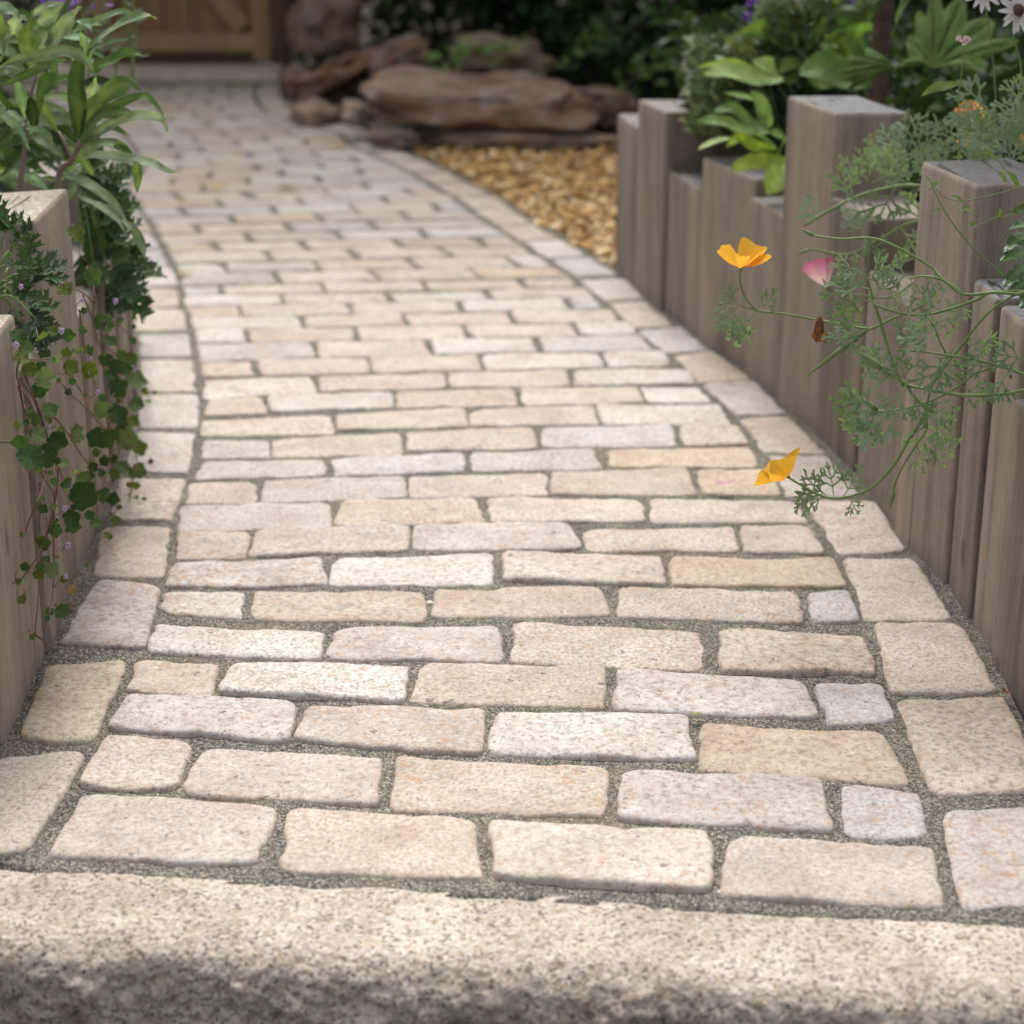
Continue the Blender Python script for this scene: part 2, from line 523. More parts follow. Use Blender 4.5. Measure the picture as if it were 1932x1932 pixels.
R_OUT = curve([(1893, 1309), (1801, 1169), (1724, 1050), (1649, 942), (1562, 856), (1488, 782), (1422, 716), (1345, 660), (1283, 615), (1216, 565), (1178, 521), (1113, 488), (1063, 452), (1006, 420), (949, 381), (902, 357), (875, 332), (861, 319), (798, 292), (755, 272), (657, 249), (599, 233), (552, 210), (529, 194)]) + [(7.5, -0.88)]
def interp(C, D):
    return float(np.interp(D, [c[0] for c in C], [c[1] for c in C]))

# the bed of coarse joint sand, one sheet a little below the stones
bv, bf = [], []
Ds = list(np.arange(1.415, 3.2, 0.012)) + list(np.arange(3.2, 7.62, 0.04))
NX = 110
for D in Ds:
    xl, xr = interp(L_IN, D) - 0.20, interp(R_IN, D) + 0.128
    for k in range(NX + 1):
        x = xl + (xr - xl) * k / NX
        Dx = D - 0.113 * x * max(0.0, min(1.0, (2.4 - D) / 0.98))
        fill = min(1.0, max(0.0, (Dx - 1.9) / 0.8))                      # the joints are washed out towards the step
        z = (-0.0045 + 0.0021 * fill if Dx > 1.438 - 0.113 * x else -0.03) + (0.0026 - 0.0014 * fill) * n3(x * 14, D * 14, 3.1) + (0.0016 - 0.0008 * fill) * n3(x * 55, D * 55, 8.2)
        bv.append((x, Dx, z))
for i in range(len(Ds) - 1):
    for k in range(NX):
        a = i * (NX + 1) + k
        bf.append((a, a + 1, a + NX + 2, a + NX + 1))
path = build('path', bv, bf, M['sand'])
tag(path, 'pale granite sett path with sanded joints', None, None, 'structure')

PAL = dict(c=(0.465, 0.410, 0.350), g=(0.43, 0.392, 0.360), w=(0.50, 0.463, 0.420), b=(0.45, 0.384, 0.318), p=(0.44, 0.386, 0.338), o=(0.44, 0.362, 0.280), s=(0.43, 0.405, 0.382), y=(0.45, 0.387, 0.298))

def outline(q, n_edge, seed, rmin=0.006, rmax=0.024, wob=1.0):
    """rounded, hand-cut outline of a stone from its four corners (counter-clockwise from above)"""
    rnd = random.Random(seed)
    P = [Vector((p[0], p[1], 0)) for p in q]
    pts = []
    for i in range(4):
        a, b, c = P[i - 1], P[i], P[(i + 1) % 4]
        r1 = rnd.uniform(rmin, rmax)
        r2 = rnd.uniform(rmin, rmax)
        e1 = b + (a - b).normalized() * r1
        e2 = b + (c - b).normalized() * r2
        for k in range(5):
            t = k / 4
            pts.append(e1 * (1 - t) ** 2 + b * 2 * t * (1 - t) + e2 * t * t)
        f1 = c + (b - c).normalized() * rmax
        m = max(1, int(n_edge * (c - b).length / 0.2))
        for k in range(1, m):
            pts.append(e2.lerp(f1, k / m))
    cen = sum(P, Vector()) / 4
    out = []
    for p in pts:
        dv = (p - cen).normalized()
        w = 0.0048 * n3(p.x * 15, p.y * 15, seed * 1.7) + 0.0036 * n3(p.x * 46, p.y * 46, seed * 2.3) + 0.0018 * n3(p.x * 120, p.y * 120, seed)
        chip = max(0.0, n3(p.x * 30, p.y * 30, seed * 4.1) - 0.36) * 0.013
        out.append(p + dv * (min(w * wob - 0.0003, 0.0013) - chip))
    return cen, out

def stone_mesh(q, seed, detail=2, lift=0.0):
    n_edge = (5, 10, 16)[detail]
    cen, out = outline(q, n_edge, seed)
    rnd = random.Random(seed * 7 + 1)
    tx, ty = max(-.015, min(.015, rnd.gauss(0, 0.007))), max(-.018, min(.018, rnd.gauss(0, 0.009)))
    h0 = lift + rnd.gauss(0, 0.0011)
    prof = {2: [(-0.0016, -0.032), (-0.0014, -0.0050), (0.0004, -0.0020), (0.0024, -0.0007), (0.0060, -0.0001), (0.014, 0.0002), (0.026, 0.0003)],
            1: [(-0.0014, -0.025), (-0.0008, -0.0040), (0.0030, -0.0007), (0.012, 0.0002)],
            0: [(-0.001, -0.02), (0.0005, -0.0035), (0.009, 0.0)]}[detail]
    n = len(out)
    dims = (((Vector(q[0]) - Vector(q[3])).length + (Vector(q[1]) - Vector(q[2])).length) / 2, ((Vector(q[0]) - Vector(q[1])).length + (Vector(q[3]) - Vector(q[2])).length) / 2)
    short = min(dims)
    ia, ib, ic, id_ = (1, 2, 0, 3) if dims[1] >= dims[0] else (2, 3, 0, 1)
    ax = (Vector((*q[ia][:2], 0)) + Vector((*q[ib][:2], 0)) - Vector((*q[ic][:2], 0)) - Vector((*q[id_][:2], 0))) / 2
    L = ax.length
    ax.normalize()
    m = 2 if detail == 0 else 7
    half = max(L / 2 - short * 0.42, 0.004)
    foot = [cen + ax * max(-half, min(half, (p - cen).dot(ax))) for p in out]     # nearest point of the stone's spine
    V, Fc = [], []
    def top(p, z):
        w = 0.0026 * n3(p.x * 11, p.y * 11, seed * 3.1) + 0.0017 * n3(p.x * 38, p.y * 38, seed * 1.3) + 0.0008 * n3(p.x * 95, p.y * 95, seed)
        return max(z - 0.0016, z + h0 + w + (p.x - cen.x) * tx + (p.y - cen.y) * ty)
    for ins, z in prof:
        ins = min(ins, short * 0.36)
        for i in range(n):
            wear = 1.0 + 0.55 * n3(out[i].x * 30, out[i].y * 30, seed * 5.5)
            dv = foot[i] - out[i]
            p = out[i] + dv.normalized() * min(ins * (wear if 0 < ins < 0.01 else 1.0), dv.length * 0.8)
            V.append((p.x, p.y, top(p, z) if z > -0.01 else z))
    k = len(prof)
    for r in range(k - 1):
        for i in range(n):
            a, b = r * n + i, r * n + (i + 1) % n
            Fc.append((a, b, b + n, a + n))
    # close the top with a spine so that the middle also undulates
    inner = [V[(k - 1) * n + i] for i in range(n)]
    spine = []
    for j in range(m):
        p = cen + ax * (-half + 2 * half * j / (m - 1))
        spine.append(len(V))
        V.append((p.x, p.y, top(p, 0.0005)))
    near = []
    for i in range(n):
        pv = Vector(inner[i])
        tpar = ((Vector((pv.x, pv.y, 0)) - cen).dot(ax) + half) / (2 * half)
        near.append(min(m - 1, max(0, int(round(tpar * (m - 1))))))
    base = (k - 1) * n
    for i in range(n):
        j = (i + 1) % n
        a, b = base + i, base + j
        if near[i] == near[j]:
            Fc.append((a, b, spine[near[i]]))
        else:
            Fc.append((a, b, spine[near[j]], spine[near[i]]) if abs(near[i] - near[j]) == 1 else (a, b, spine[near[j]]))
            if abs(near[i] - near[j]) > 1:
                st = 1 if near[j] > near[i] else -1
                for z_ in range(near[i], near[j], st):
                    Fc.append((a, spine[z_ + st], spine[z_]))
    return cen, V, Fc

def stone(name, q, seed, detail, col):
    cen, V, Fc = stone_mesh(q, seed, detail)
    return build(name, V, Fc, M['granite'], path, origin=(cen.x, cen.y, 0), color=col)

def shade(key, rnd):
    c = PAL[key]
    k = rnd.uniform(0.95, 1.05)
    return tuple(v * k * j for v, j in zip(c, (0.985, 1.0, 1.03)))

# corners top-left, top-right, bottom-right, bottom-left of the surveyed stones, nearest course first
ROWS = [
 ("pbcp", [(150,1494,527,1526,480,1626,92,1611),(547,1521,892,1541,907,1654,527,1639),(925,1550,1338,1571,1343,1681,935,1654),(1373,1574,1761,1594,1783,1709,1363,1686)]),
 ("cpbgs", [(197,1394,360,1399,330,1487,150,1479),(382,1407,715,1431,710,1514,342,1494),(750,1424,1146,1445,1141,1536,735,1524),(1176,1449,1546,1469,1571,1564,1168,1541),(1593,1476,1731,1491,1751,1576,1596,1574)]),
 ("gpwo", [(245,1314,555,1322,545,1397,202,1372),(580,1332,917,1337,905,1422,552,1392),(932,1342,1296,1349,1311,1432,925,1420),(1323,1365,1661,1377,1722,1477,1325,1450)]),
 ("bwbgs", [(255,1244,412,1254,395,1312,240,1299),(435,1252,770,1257,762,1322,410,1302),(800,1247,1138,1257,1138,1334,772,1319),(1163,1262,1511,1284,1548,1352,1158,1337),(1533,1284,1663,1292,1688,1359,1563,1364)]),
 ("wgcb", [(300,1182,610,1192,602,1244,275,1229),(632,1182,942,1180,952,1247,615,1237),(970,1175,1323,1190,1331,1262,966,1249),(1358,1187,1628,1197,1653,1269,1361,1264)]),
 ("wbbps", [(310,1116,462,1116,452,1164,303,1155),(480,1114,796,1116,803,1169,476,1165),(819,1112,1129,1105,1148,1159,818,1160),(1172,1107,1503,1120,1512,1173,1165,1160),(1529,1116,1597,1112,1620,1172,1535,1172)]),
 ("gwpo", [(327,1062,606,1050,613,1101,314,1105),(632,1052,929,1043,925,1101,626,1101),(951,1041,1245,1050,1254,1099,953,1093),(1267,1052,1576,1054,1595,1105,1271,1101)]),
 ("ppgcp", [(340,1002,469,1002,460,1052,334,1052),(490,1000,770,992,770,1037,469,1047),(783,987,1071,987,1097,1034,783,1034),(1099,998,1380,992,1395,1039,1112,1037),(1396,992,1524,989,1559,1045,1408,1039)]),
 ("gbcp", [(344,953,622,946,624,994,338,1000),(645,944,890,938,916,983,630,989),(920,940,1206,940,1219,983,931,983),(1228,938,1499,942,1520,981,1230,983)]),
 ("pgpbo", [(359,909,482,907,485,947,351,947),(496,905,765,899,767,938,494,945),(773,897,1029,893,1031,932,773,938),(1043,889,1293,880,1314,932,1043,932),(1316,887,1451,887,1470,932,1328,932)]),
 ("gsgo", [(384,870,609,864,611,895,369,905),(628,866,870,854,878,889,632,897),(890,854,1121,846,1133,882,890,887),(1150,850,1414,846,1427,882,1154,880)]),
 ("gccsc", [(384,829,505,829,507,864,382,862),(517,827,755,815,757,856,515,862),(767,813,1004,804,1014,846,771,848),(1022,806,1262,802,1275,841,1025,841),(1285,802,1390,800,1410,837,1287,837)]),
 ("cccw", [(384,792,623,780,634,817,380,820),(638,784,874,770,884,804,638,811),(888,774,1119,763,1129,798,890,802),(1129,763,1353,763,1381,800,1141,800)]),
 ("bwbcw", [(396,753,494,749,502,780,388,784),(505,745,736,739,742,768,511,776),(749,737,967,731,977,763,751,768),(979,729,1201,729,1215,757,990,763),(1209,729,1320,729,1342,759,1223,757)]),
 ("wccw", [(385,716,582,708,599,741,385,751),(603,708,837,702,839,729,607,737),(847,702,1070,698,1074,727,851,729),(1084,698,1291,698,1312,724,1086,727)]),
]
# further courses: left end top/bottom, right end top/bottom, both ends in x, and the upright joints between
ROWS_FAR = [
 ("bccww", 682, 711, 661, 688, 377, 1258, [481, 693, 905, 1136]),
 ("gcws", 648, 679, 632, 658, 372, 1222, [589, 806, 1014]),
 ("wbccw", 622, 646, 607, 629, 366, 1193, [464, 670, 878, 1087]),
 ("wbbc", 602, 620, 583, 604, 360, 1162, [570, 762, 962]),
 ("bccws", 580, 599, 560, 580, 355, 1130, [451, 656, 864, 1072]),
 ("wcwc", 560, 577, 543, 558, 349, 1110, [533, 729, 917]),
 ("sccbp", 541, 557, 525, 540, 344, 1085, [419, 606, 798, 986]),
]
rs = random.Random(11)
seed = 1
for cols, stones in ROWS:
    for key, s in zip(cols, stones):
        q = [ground(s[6], s[7]), ground(s[4], s[5]), ground(s[2], s[3]), ground(s[0], s[1])]
        q = [Vector((p.x, p.y, 0)) for p in q]
        grow = min(0.0026, 0.0014 + max(0.0, (q[0].y - 1.75) * 0.0025))
        ux, uy = (q[1] - q[0]).normalized() * grow, (q[3] - q[0]).normalized() * grow
        q = [q[0] - ux - uy, q[1] + ux - uy, q[2] + ux + uy, q[3] - ux + uy]
        stone('sett', q, seed, 2, shade(key, rs))
        seed += 1
def course(yl0, yl1, yr0, yr1, xl, xr, joints, cols, detail):
    """one course between two ends given as ground points: far-left, far-right, near-right, near-left"""
    global seed
    fl, fr, nr, nl = ground(xl - 3, yl0 - 0.9), ground(xr - 8, yr0 - 0.9), ground(xr + 8, yr1 + 0.9), ground(xl + 3, yl1 + 0.9)
    ml, mr = (fl + nl) / 2, (fr + nr) / 2
    ts = [0.0] + [(x - xl) / (xr - xl) for x in joints] + [1.0]
    for i in range(len(ts) - 1):
        a = ts[i] + (0.004 if i else 0.0)
        b = ts[i + 1] - (0.004 if i < len(ts) - 2 else 0.0)
        q = [nl.lerp(nr, a), nl.lerp(nr, b), fl.lerp(fr, b), fl.lerp(fr, a)]
        w = [Vector((rs.gauss(0, 0.0022), rs.gauss(0, 0.0022), 0)) for _ in q]
        stone('sett', [p + e for p, e in zip(q, w)], seed, detail, shade(cols[i % len(cols)], rs))
        seed += 1
for cols, a, b, c, e, xl, xr, J in ROWS_FAR:
    course(a, b, c, e, xl, xr, J, cols, 1)
# the far courses follow the bend of the path
Dl, Dr = ground(340, 538).y, ground(1085, 522).y
pitch = 0.1115
k = 0
while Dl + pitch < 7.40:
    f_ = min(1.0, k / 18.0)
    tl, tr = Dl, Dr - (Dr - Dl) * 0.0
    xl0, xl1 = interp(L_IN, tl), interp(L_IN, tl + pitch)
    tr = min(tr, 7.44)
    xr0, xr1 = interp(R_IN, tr), interp(R_IN, tr + pitch)
    nl, nr = Vector((xl0 + 0.006, tl + 0.002, 0)), Vector((xr0 - 0.006, tr + 0.002, 0))
    fl, fr = Vector((xl1 + 0.006, tl + pitch - 0.0025, 0)), Vector((xr1 - 0.006, tr + pitch - 0.0025, 0))
    if fr.y > 7.46: fr.y = 7.46
    L = (nr - nl).length
    xs = [0.0]
    p = 0.105 if k % 2 else 0.205
    while p < L - 0.07:
        xs.append((p + rs.uniform(-0.012, 0.012)) / L)
        p += 0.21
    xs.append(1.0)
    for i in range(len(xs) - 1):
        a = xs[i] + (0.004 / L if i else 0)
        b = xs[i + 1] - (0.004 / L if i < len(xs) - 2 else 0)
        q = [nl.lerp(nr, a), nl.lerp(nr, b), fl.lerp(fr, b), fl.lerp(fr, a)]
        w = [Vector((rs.gauss(0, 0.0025), rs.gauss(0, 0.0025), 0)) for _ in q]
        stone('sett', [pp + e for pp, e in zip(q, w)], seed, 0, shade(rs.choice("ccwbgpcwsbo"), rs))
        seed += 1
    Dl += pitch
    Dr += pitch
    k += 1

# border stones laid lengthwise along both edges (corner order as above)
BORD = [
 ("c", (0,1422,165,1412,47,1612,-215,1630)), ("y", (88,1250,245,1235,172,1402,32,1395)), ("g", (181,1092,303,1099,272,1222,108,1217)),
 ("c", (194,987,325,987,308,1088,171,1087)), ("c", (228,897,353,900,323,983,202,981)), ("w", (258,811,371,814,353,893,234,891)),
 ("w", (265,743,375,743,373,807,260,807)), ("w", (264,677,369,675,375,738,262,738)), ("s", (258,628,358,627,364,671,261,673)),
 ("c", (254,580,347,581,354,623,255,625)), ("b", (254,541,337,541,345,578,253,579)), ("w", (255,504,325,505,336,539,252,539)),
 ("g", (1776,1521,2040,1516,2120,1700,1816,1718)), ("b", (1691,1317,1893,1309,1975,1487,1761,1503)), ("c", (1648,1174,1813,1172,1886,1307,1683,1310)),
 ("c", (1591,1050,1724,1050,1801,1169,1633,1171)), ("p", (1516,942,1649,942,1715,1041,1582,1045)), ("g", (1447,856,1562,856,1625,934,1482,936)),
 ("p", (1392,786,1488,782,1560,855,1439,853)), ("g", (1324,724,1422,716,1486,780,1394,785)), ("b", (1267,669,1345,660,1420,714,1318,722)),
 ("s", (1202,623,1283,615,1342,659,1258,667)), ("c", (1148,569,1216,565,1275,613,1195,620)), ("w", (1093,526,1180,524,1217,563,1138,567)),
]
for key, s in BORD:
    q = [ground(s[0], s[1]), ground(s[2], s[3]), ground(s[4], s[5]), ground(s[6], s[7])]
    q = [q[3], q[2], q[1], q[0]]
    e0, e1 = (q[3] - q[0]).normalized() * 0.0032, (q[2] - q[1]).normalized() * 0.0032
    q = [q[0] + e0, q[1] + e1, q[2] - e1, q[3] - e0]
    stone('border_stone', [Vector((p.x, p.y, 0)) for p in q], seed + 500, 2 if q[0].y < 3.0 else 1, shade(key, rs))
    seed += 1
def far_border(side):
    global seed
    D = ground(*((1093, 524) if side > 0 else (325, 503))).y + 0.006
    while True:
        # step one stone length along the curve
        C = R_IN if side > 0 else L_IN
        p0 = Vector((interp(C, D), D, 0))
        D2 = D
        while (Vector((interp(C, D2), D2, 0)) - p0).length < 0.202 and D2 < 7.46:
            D2 += 0.004
        if D2 >= 7.44: break
        p1 = Vector((interp(C, D2), D2, 0))
        t = (p1 - p0).normalized()
        nrm = Vector((t.y, -t.x, 0)) * side
        a, b = p0 + t * 0.005 + nrm * 0.004, p1 - t * 0.005 + nrm * 0.004
        w = 0.098 + rs.uniform(-0.004, 0.004)
        q = [a, a + nrm * w, b + nrm * w, b] if side > 0 else [a + nrm * w, a, b, b + nrm * w]
        stone('border_stone', q, seed + 900, 0, shade(rs.choice("cwgbcs"), rs))
        seed += 1
        D = D2
far_border(1)
far_border(-1)

# ------------------------------------------------------------------ the rough granite step in front
def make_step():
    NXs, V, Fc = 560, [], []
    prof = []                                     # (along depth from the back edge, height), nose rounded
    for t in np.linspace(0, 1, 30): prof.append((0.004 + 0.076 * t, -0.003 * t * t))
    for a in np.linspace(0.05, 1, 26): prof.append((0.080 + 0.042 * math.sin(a * math.pi / 2), -0.003 - 0.040 * (1 - math.cos(a * math.pi / 2))))
    for t in np.linspace(0.03, 1, 60): prof.append((0.122 + 0.006 * t, -0.043 - 0.155 * t))
    K = len(prof)
    prof = [(0.002, -0.19), (0.002, -0.02)] + prof
    K = len(prof)
    for i in range(NXs + 1):
        x = -0.72 + 1.44 * i / NXs
        back = 1.446 - 0.113 * x + 0.008 * n3(x * 7, 1.3, 0) + 0.003 * n3(x * 30, 2.3, 0)
        if i in (0, NXs):
            back -= 0.0
        for j, (u, z) in enumerate(prof):
            p = Vector((x, back - u, z - 0.004))
            if j < 2:
                V.append(p); continue
            face = min(1.0, max(0.0, -z / 0.05))
            d_ = 0.0055 * n3(p.x * 13, p.y * 13, p.z * 13) + 0.0035 * n3(p.x * 36 + 4, p.y * 36, p.z * 36) + 0.0020 * n3(p.x * 95, p.y * 95 + 7, p.z * 95) + 0.0016 * n3(p.x * 190, p.y * 190, p.z * 190)
            d_ *= 0.38 + 2.3 * face
            nz = 1.0 - min(1.0, max(0.0, (u - 0.080) / 0.042))
            V.append(p + Vector((0, -(1 - nz) * d_, nz * d_)))
    for i in range(NXs):
        for j in range(K - 1):
            a = i * K + j
            Fc.append((a, a + 1, a + K + 1, a + K))
    Fc.append(tuple(range(K - 1, -1, -1)))
    Fc.append(tuple(NXs * K + j for j in range(K)))
    o = build('granite_step', V, Fc, M['step'], origin=(0, 1.40, -0.19))
    tag(o, 'long rough granite step block along the near end of the path', 'step')
make_step()

# ------------------------------------------------------------------ timber posts that hold back the beds
def post(name_label, a, b, thick, z, side, seed, col, topcol, zb=-0.14, tilt=(0, 0), group=None):
    """a, b: near and far foot of the face on the path; side +1 right of the path, -1 left"""
    rnd = random.Random(seed)
    a, b = Vector((*a, 0)), Vector((*b, 0))
    t = (b - a).normalized()
    nrm = Vector((t.y, -t.x, 0)) * side
    back = nrm * rnd.uniform(0.0, 0.007)
    turn = nrm * rnd.gauss(0, 0.004)
    a, b = a + back + turn, b + back - turn
    a, b = a + t * 0.0026, b - t * 0.0026
    c0, c1, c2, c3 = a, b, b + nrm * thick, a + nrm * thick
    ring = []
    ch = 0.0045
    cor = [c0, c1, c2, c3]
    for i in range(4):
        p, q, r = cor[i - 1], cor[i], cor[(i + 1) % 4]
        e1, e2 = (p - q).normalized(), (r - q).normalized()
        ring += [q + e1 * ch, q + (e1 + e2) * ch * 0.3, q + e2 * ch]
        for k in range(1, 4):
            ring.append(q.lerp(r, k / 4))
    if side < 0:
        ring = ring[::-1]
    n = len(ring)
    cen = (c0 + c2) / 2
    levels = list(np.linspace(zb, z - 0.006, 16)) + [z - 0.002, z]
    V, Fc, sl = [], [], []
    slope = Vector((rnd.gauss(0, 0.02), rnd.gauss(0, 0.02), 0))
    for li, zz in enumerate(levels):
        ins = 0.0 if zz < z - 0.005 else (0.0012 if zz < z - 0.001 else 0.0042)
        for i, p in enumerate(ring):
            dv = (cen - p).normalized()
            w = 0.0010 * n3(p.x * 9 + seed, p.y * 9, zz * 2.5) + 0.0003 * n3(p.x * 60, p.y * 60 + seed, zz * 9)
            qv = p + dv * (ins + w)
            top = (p - cen).dot(slope) * (1 if zz > z - 0.01 else 0)
            V.append((qv.x + tilt[0] * (zz - 0.0), qv.y + tilt[1] * zz, zz + top))
    for li in range(len(levels) - 1):
        for i in range(n):
            x, y = li * n + i, li * n + (i + 1) % n
            Fc.append((x, y, y + n, x + n)); sl.append(0)
    # top face on a small grid so that it can cup and split
    base = (len(levels) - 1) * n
    V.append((cen.x + tilt[0] * z, cen.y + tilt[1] * z, z - 0.0015))
    ci = len(V) - 1
    for i in range(n):
        Fc.append((base + i, base + (i + 1) % n, ci)); sl.append(1)
    root = thing('timber_post', (cen.x, cen.y, 0), name_label, 'post', group)
    side_f = [f for f, s_ in zip(Fc, sl) if s_ == 0]
    top_f = [f for f, s_ in zip(Fc, sl) if s_ == 1]
    build('shaft', V, side_f, M['wood'], root, color=col)
    tv = [V[base + i] for i in range(n)] + [V[ci]]
    build('end_grain', tv, [(i, (i + 1) % n, n) for i in range(n)], M['end'], root, color=topcol, smooth=False)
    return root

def wcol(rnd, k=1.0):
    j = k * rnd.uniform(0.78, 1.18)
    return tuple(v * j for v in (0.258, 0.214, 0.175))
# right-hand row from far to near: face foot points on the path side (x, distance), then top height
RB = [(0.216, 4.06), (0.252, 3.86), (0.297, 3.652), (0.346, 3.420), (0.403, 3.204), (0.439, 3.019), (0.473, 2.823), (0.499, 2.624), (0.517, 2.374), (0.539, 2.190), (0.547, 2.075), (0.548, 1.962), (0.545, 1.77)]
RZ = [0.327, 0.384, 0.275, 0.334, 0.302, 0.494, 0.372, 0.300, 0.496, 0.387, 0.381, 0.305]
RL = ['narrow timber post at the far end of the right row, beside the gravel',
      'second timber post from the gravel, tall with a pale sunlit top',
      'low timber post just right of the tall post near the gravel',
      'timber post under the tips of the broad pale green leaves',
      'low timber post with a broad yellow-green leaf hanging over its top',
      'tallest-looking timber post with a grey flat top behind the orange poppy',
      'timber post with a pale flat top directly right of the tall grey-topped post',
      'low timber post behind the feathery leaves, between the pale-topped and dark-topped posts',
      'tall dark-topped timber post crossed by the poppy stems on the right',
      'lower timber post directly in front of the dark-topped one, poppy stems across its top',
      'short narrow timber post near the right edge of the photo, below the poppy stems',
      'lowest timber post at the right edge of the photo, a poppy stem leaning over it']
rw = random.Random(5)
RT = [(0.22, 0.205, 0.19)] * 2 + [(0.16, 0.15, 0.145)] * 3 + [(0.15, 0.152, 0.155), (0.24, 0.20, 0.165), (0.20, 0.17, 0.14), (0.105, 0.10, 0.098), (0.24, 0.24, 0.245), (0.19, 0.195, 0.20), (0.15, 0.15, 0.15)]
for i, z in enumerate(RZ):
    post(RL[i], RB[i + 1], RB[i], 0.115, z, 1, 20 + i, wcol(rw, 1.0 if i != 6 else 0.85), RT[i], group='timber posts right of the path')
LB = [(-0.524, 1.745), (-0.530, 1.975), (-0.539, 2.148), (-0.559, 2.372), (-0.575, 2.58), (-0.598, 2.79), (-0.624, 3.0), (-0.665, 3.22), (-0.712, 3.44), (-0.755, 3.65), (-0.80, 3.86)]
LZ = [0.394, 0.33, 0.458, 0.29, 0.31, 0.402, 0.24, 0.16]
LL = ['nearest left timber post, cut off by the left edge of the photo',
      'low left timber post behind the nearest one, under the trailing vine',
      'tall left timber post with a pale wavy-grained top and a dark front face',
      'low left timber post directly behind the tall pale-topped one, under spiny leaves',
      'left timber post behind the hanging spiny foliage and vine',
      'pale left timber post standing beside the drooping leaves, farthest one clearly seen',
      'low far left timber post mostly behind the pale one',
      'last and lowest left timber post, behind the drooping leaves']
for i, z in enumerate(LZ):
    post(LL[i], LB[i], LB[i + 1], 0.13, z, -1, 60 + i, wcol(rw, 1.30), (0.36, 0.315, 0.255) if i < 3 else (0.3, 0.27, 0.23), group='timber posts left of the path')

# soil that fills the raised beds behind the posts, the planted bed beyond and the dark strip along the posts
def sheet(name, poly_rows, mat, z, amp, kind='structure', label=None):
    V, Fc = [], []
    n = 26
    for (D, xa, xb) in poly_rows:
        for k in range(n + 1):
            x = xa + (xb - xa) * k / n
            V.append((x, D, (z(D) if callable(z) else z) + amp * n3(x * 6, D * 6, 2.7) + amp * 0.5 * n3(x * 25, D * 25, 4)))
    for i in range(len(poly_rows) - 1):
        for k in range(n):
            a = i * (n + 1) + k
            Fc.append((a, a + 1, a + n + 2, a + n + 1))
    o = build(name, V, Fc, mat)
    tag(o, label, None, None, kind)
    return o
def rx(D): return float(np.interp(D, [p[1] for p in RB[::-1]], [p[0] for p in RB[::-1]]))
def lx(D): return float(np.interp(D, [p[1] for p in LB], [p[0] for p in LB]))
sheet('soil_bed', [(D, rx(D) + 0.10, 2.2) for D in np.arange(1.3, 4.12, 0.08)], M['soil'], 0.27, 0.015)
sheet('soil_bed', [(D, -2.6, lx(D) - 0.115) for D in np.arange(1.3, 3.9, 0.08)], M['soil'], lambda D: float(np.interp(D, [2.9, 3.45], [0.25, -0.01])), 0.015)
sheet('soil_bed', [(D, -4.0, interp(L_IN, D) - 0.13) for D in np.arange(3.86, 8.4, 0.12)], M['soil'], -0.012, 0.012)
sheet('soil_bed', [(D, max(-0.72, -0.6 + (6.6 - D) * 0.35 if D < 6.6 else -0.72), 3.0) for D in np.arange(5.75, 9.6, 0.12)], M['soil'], -0.03, 0.02)
sheet('soil_bed', [(D, 1.25, 3.2) for D in np.arange(4.0, 6.0, 0.12)], M['soil'], -0.01, 0.015)
sheet('soil_strip', [(D, lx(D) - 0.02, interp(L_IN, D) - 0.08) for D in np.arange(1.42, 3.86, 0.06)], M['sand'], -0.016, 0.004)
sheet('soil_strip', [(D, interp(R_IN, D) + 0.08, rx(D) + 0.02) for D in np.arange(1.42, 4.0, 0.06)], M['sand'], -0.016, 0.004)

# ================================================================== FAR END OF THE PATH
def box(c, s, rot=0.0, bev=0.004):
    """bevelled box: centre, size, turned about y by rot (in the plane of the gate)"""
    x, y, z = (v / 2 for v in s)
    b = min(bev, x * 0.4, y * 0.4, z * 0.4)
    V = []
    for sx in (-1, 1):
        for sy in (-1, 1):
            for sz in (-1, 1):
                V += [(sx * (x - b), sy * (y - b), sz * z), (sx * (x - b), sy * y, sz * (z - b)), (sx * x, sy * (y - b), sz * (z - b))]
    V = [Vector(v) for v in V]
    import itertools
    def idx(a, b_, c_, k): return (((a + 1) // 2) * 4 + ((b_ + 1) // 2) * 2 + (c_ + 1) // 2) * 3 + k
    Fc = []
    for sg in (-1, 1):
        Fc.append([idx(-1, -1, sg, 0), idx(1, -1, sg, 0), idx(1, 1, sg, 0), idx(-1, 1, sg, 0)][::sg])
        Fc.append([idx(-1, sg, -1, 1), idx(-1, sg, 1, 1), idx(1, sg, 1, 1), idx(1, sg, -1, 1)][::sg])
        Fc.append([idx(sg, -1, -1, 2), idx(sg, 1, -1, 2), idx(sg, 1, 1, 2), idx(sg, -1, 1, 2)][::sg])
    for a in (-1, 1):
        for b_ in (-1, 1):
            Fc.append([idx(-1, a, b_, 0), idx(1, a, b_, 0), idx(1, a, b_, 1), idx(-1, a, b_, 1)])
            Fc.append([idx(a, -1, b_, 0), idx(a, 1, b_, 0), idx(a, 1, b_, 2), idx(a, -1, b_, 2)])
            Fc.append([idx(a, b_, -1, 1), idx(a, b_, 1, 1), idx(a, b_, 1, 2), idx(a, b_, -1, 2)])
            for c_ in (-1, 1):
                Fc.append([idx(a, b_, c_, 0), idx(a, b_, c_, 1), idx(a, b_, c_, 2)])
    Mx = Matrix.Rotation(rot, 3, 'Y')
    return [Mx @ v + Vector(c) for v in V], Fc

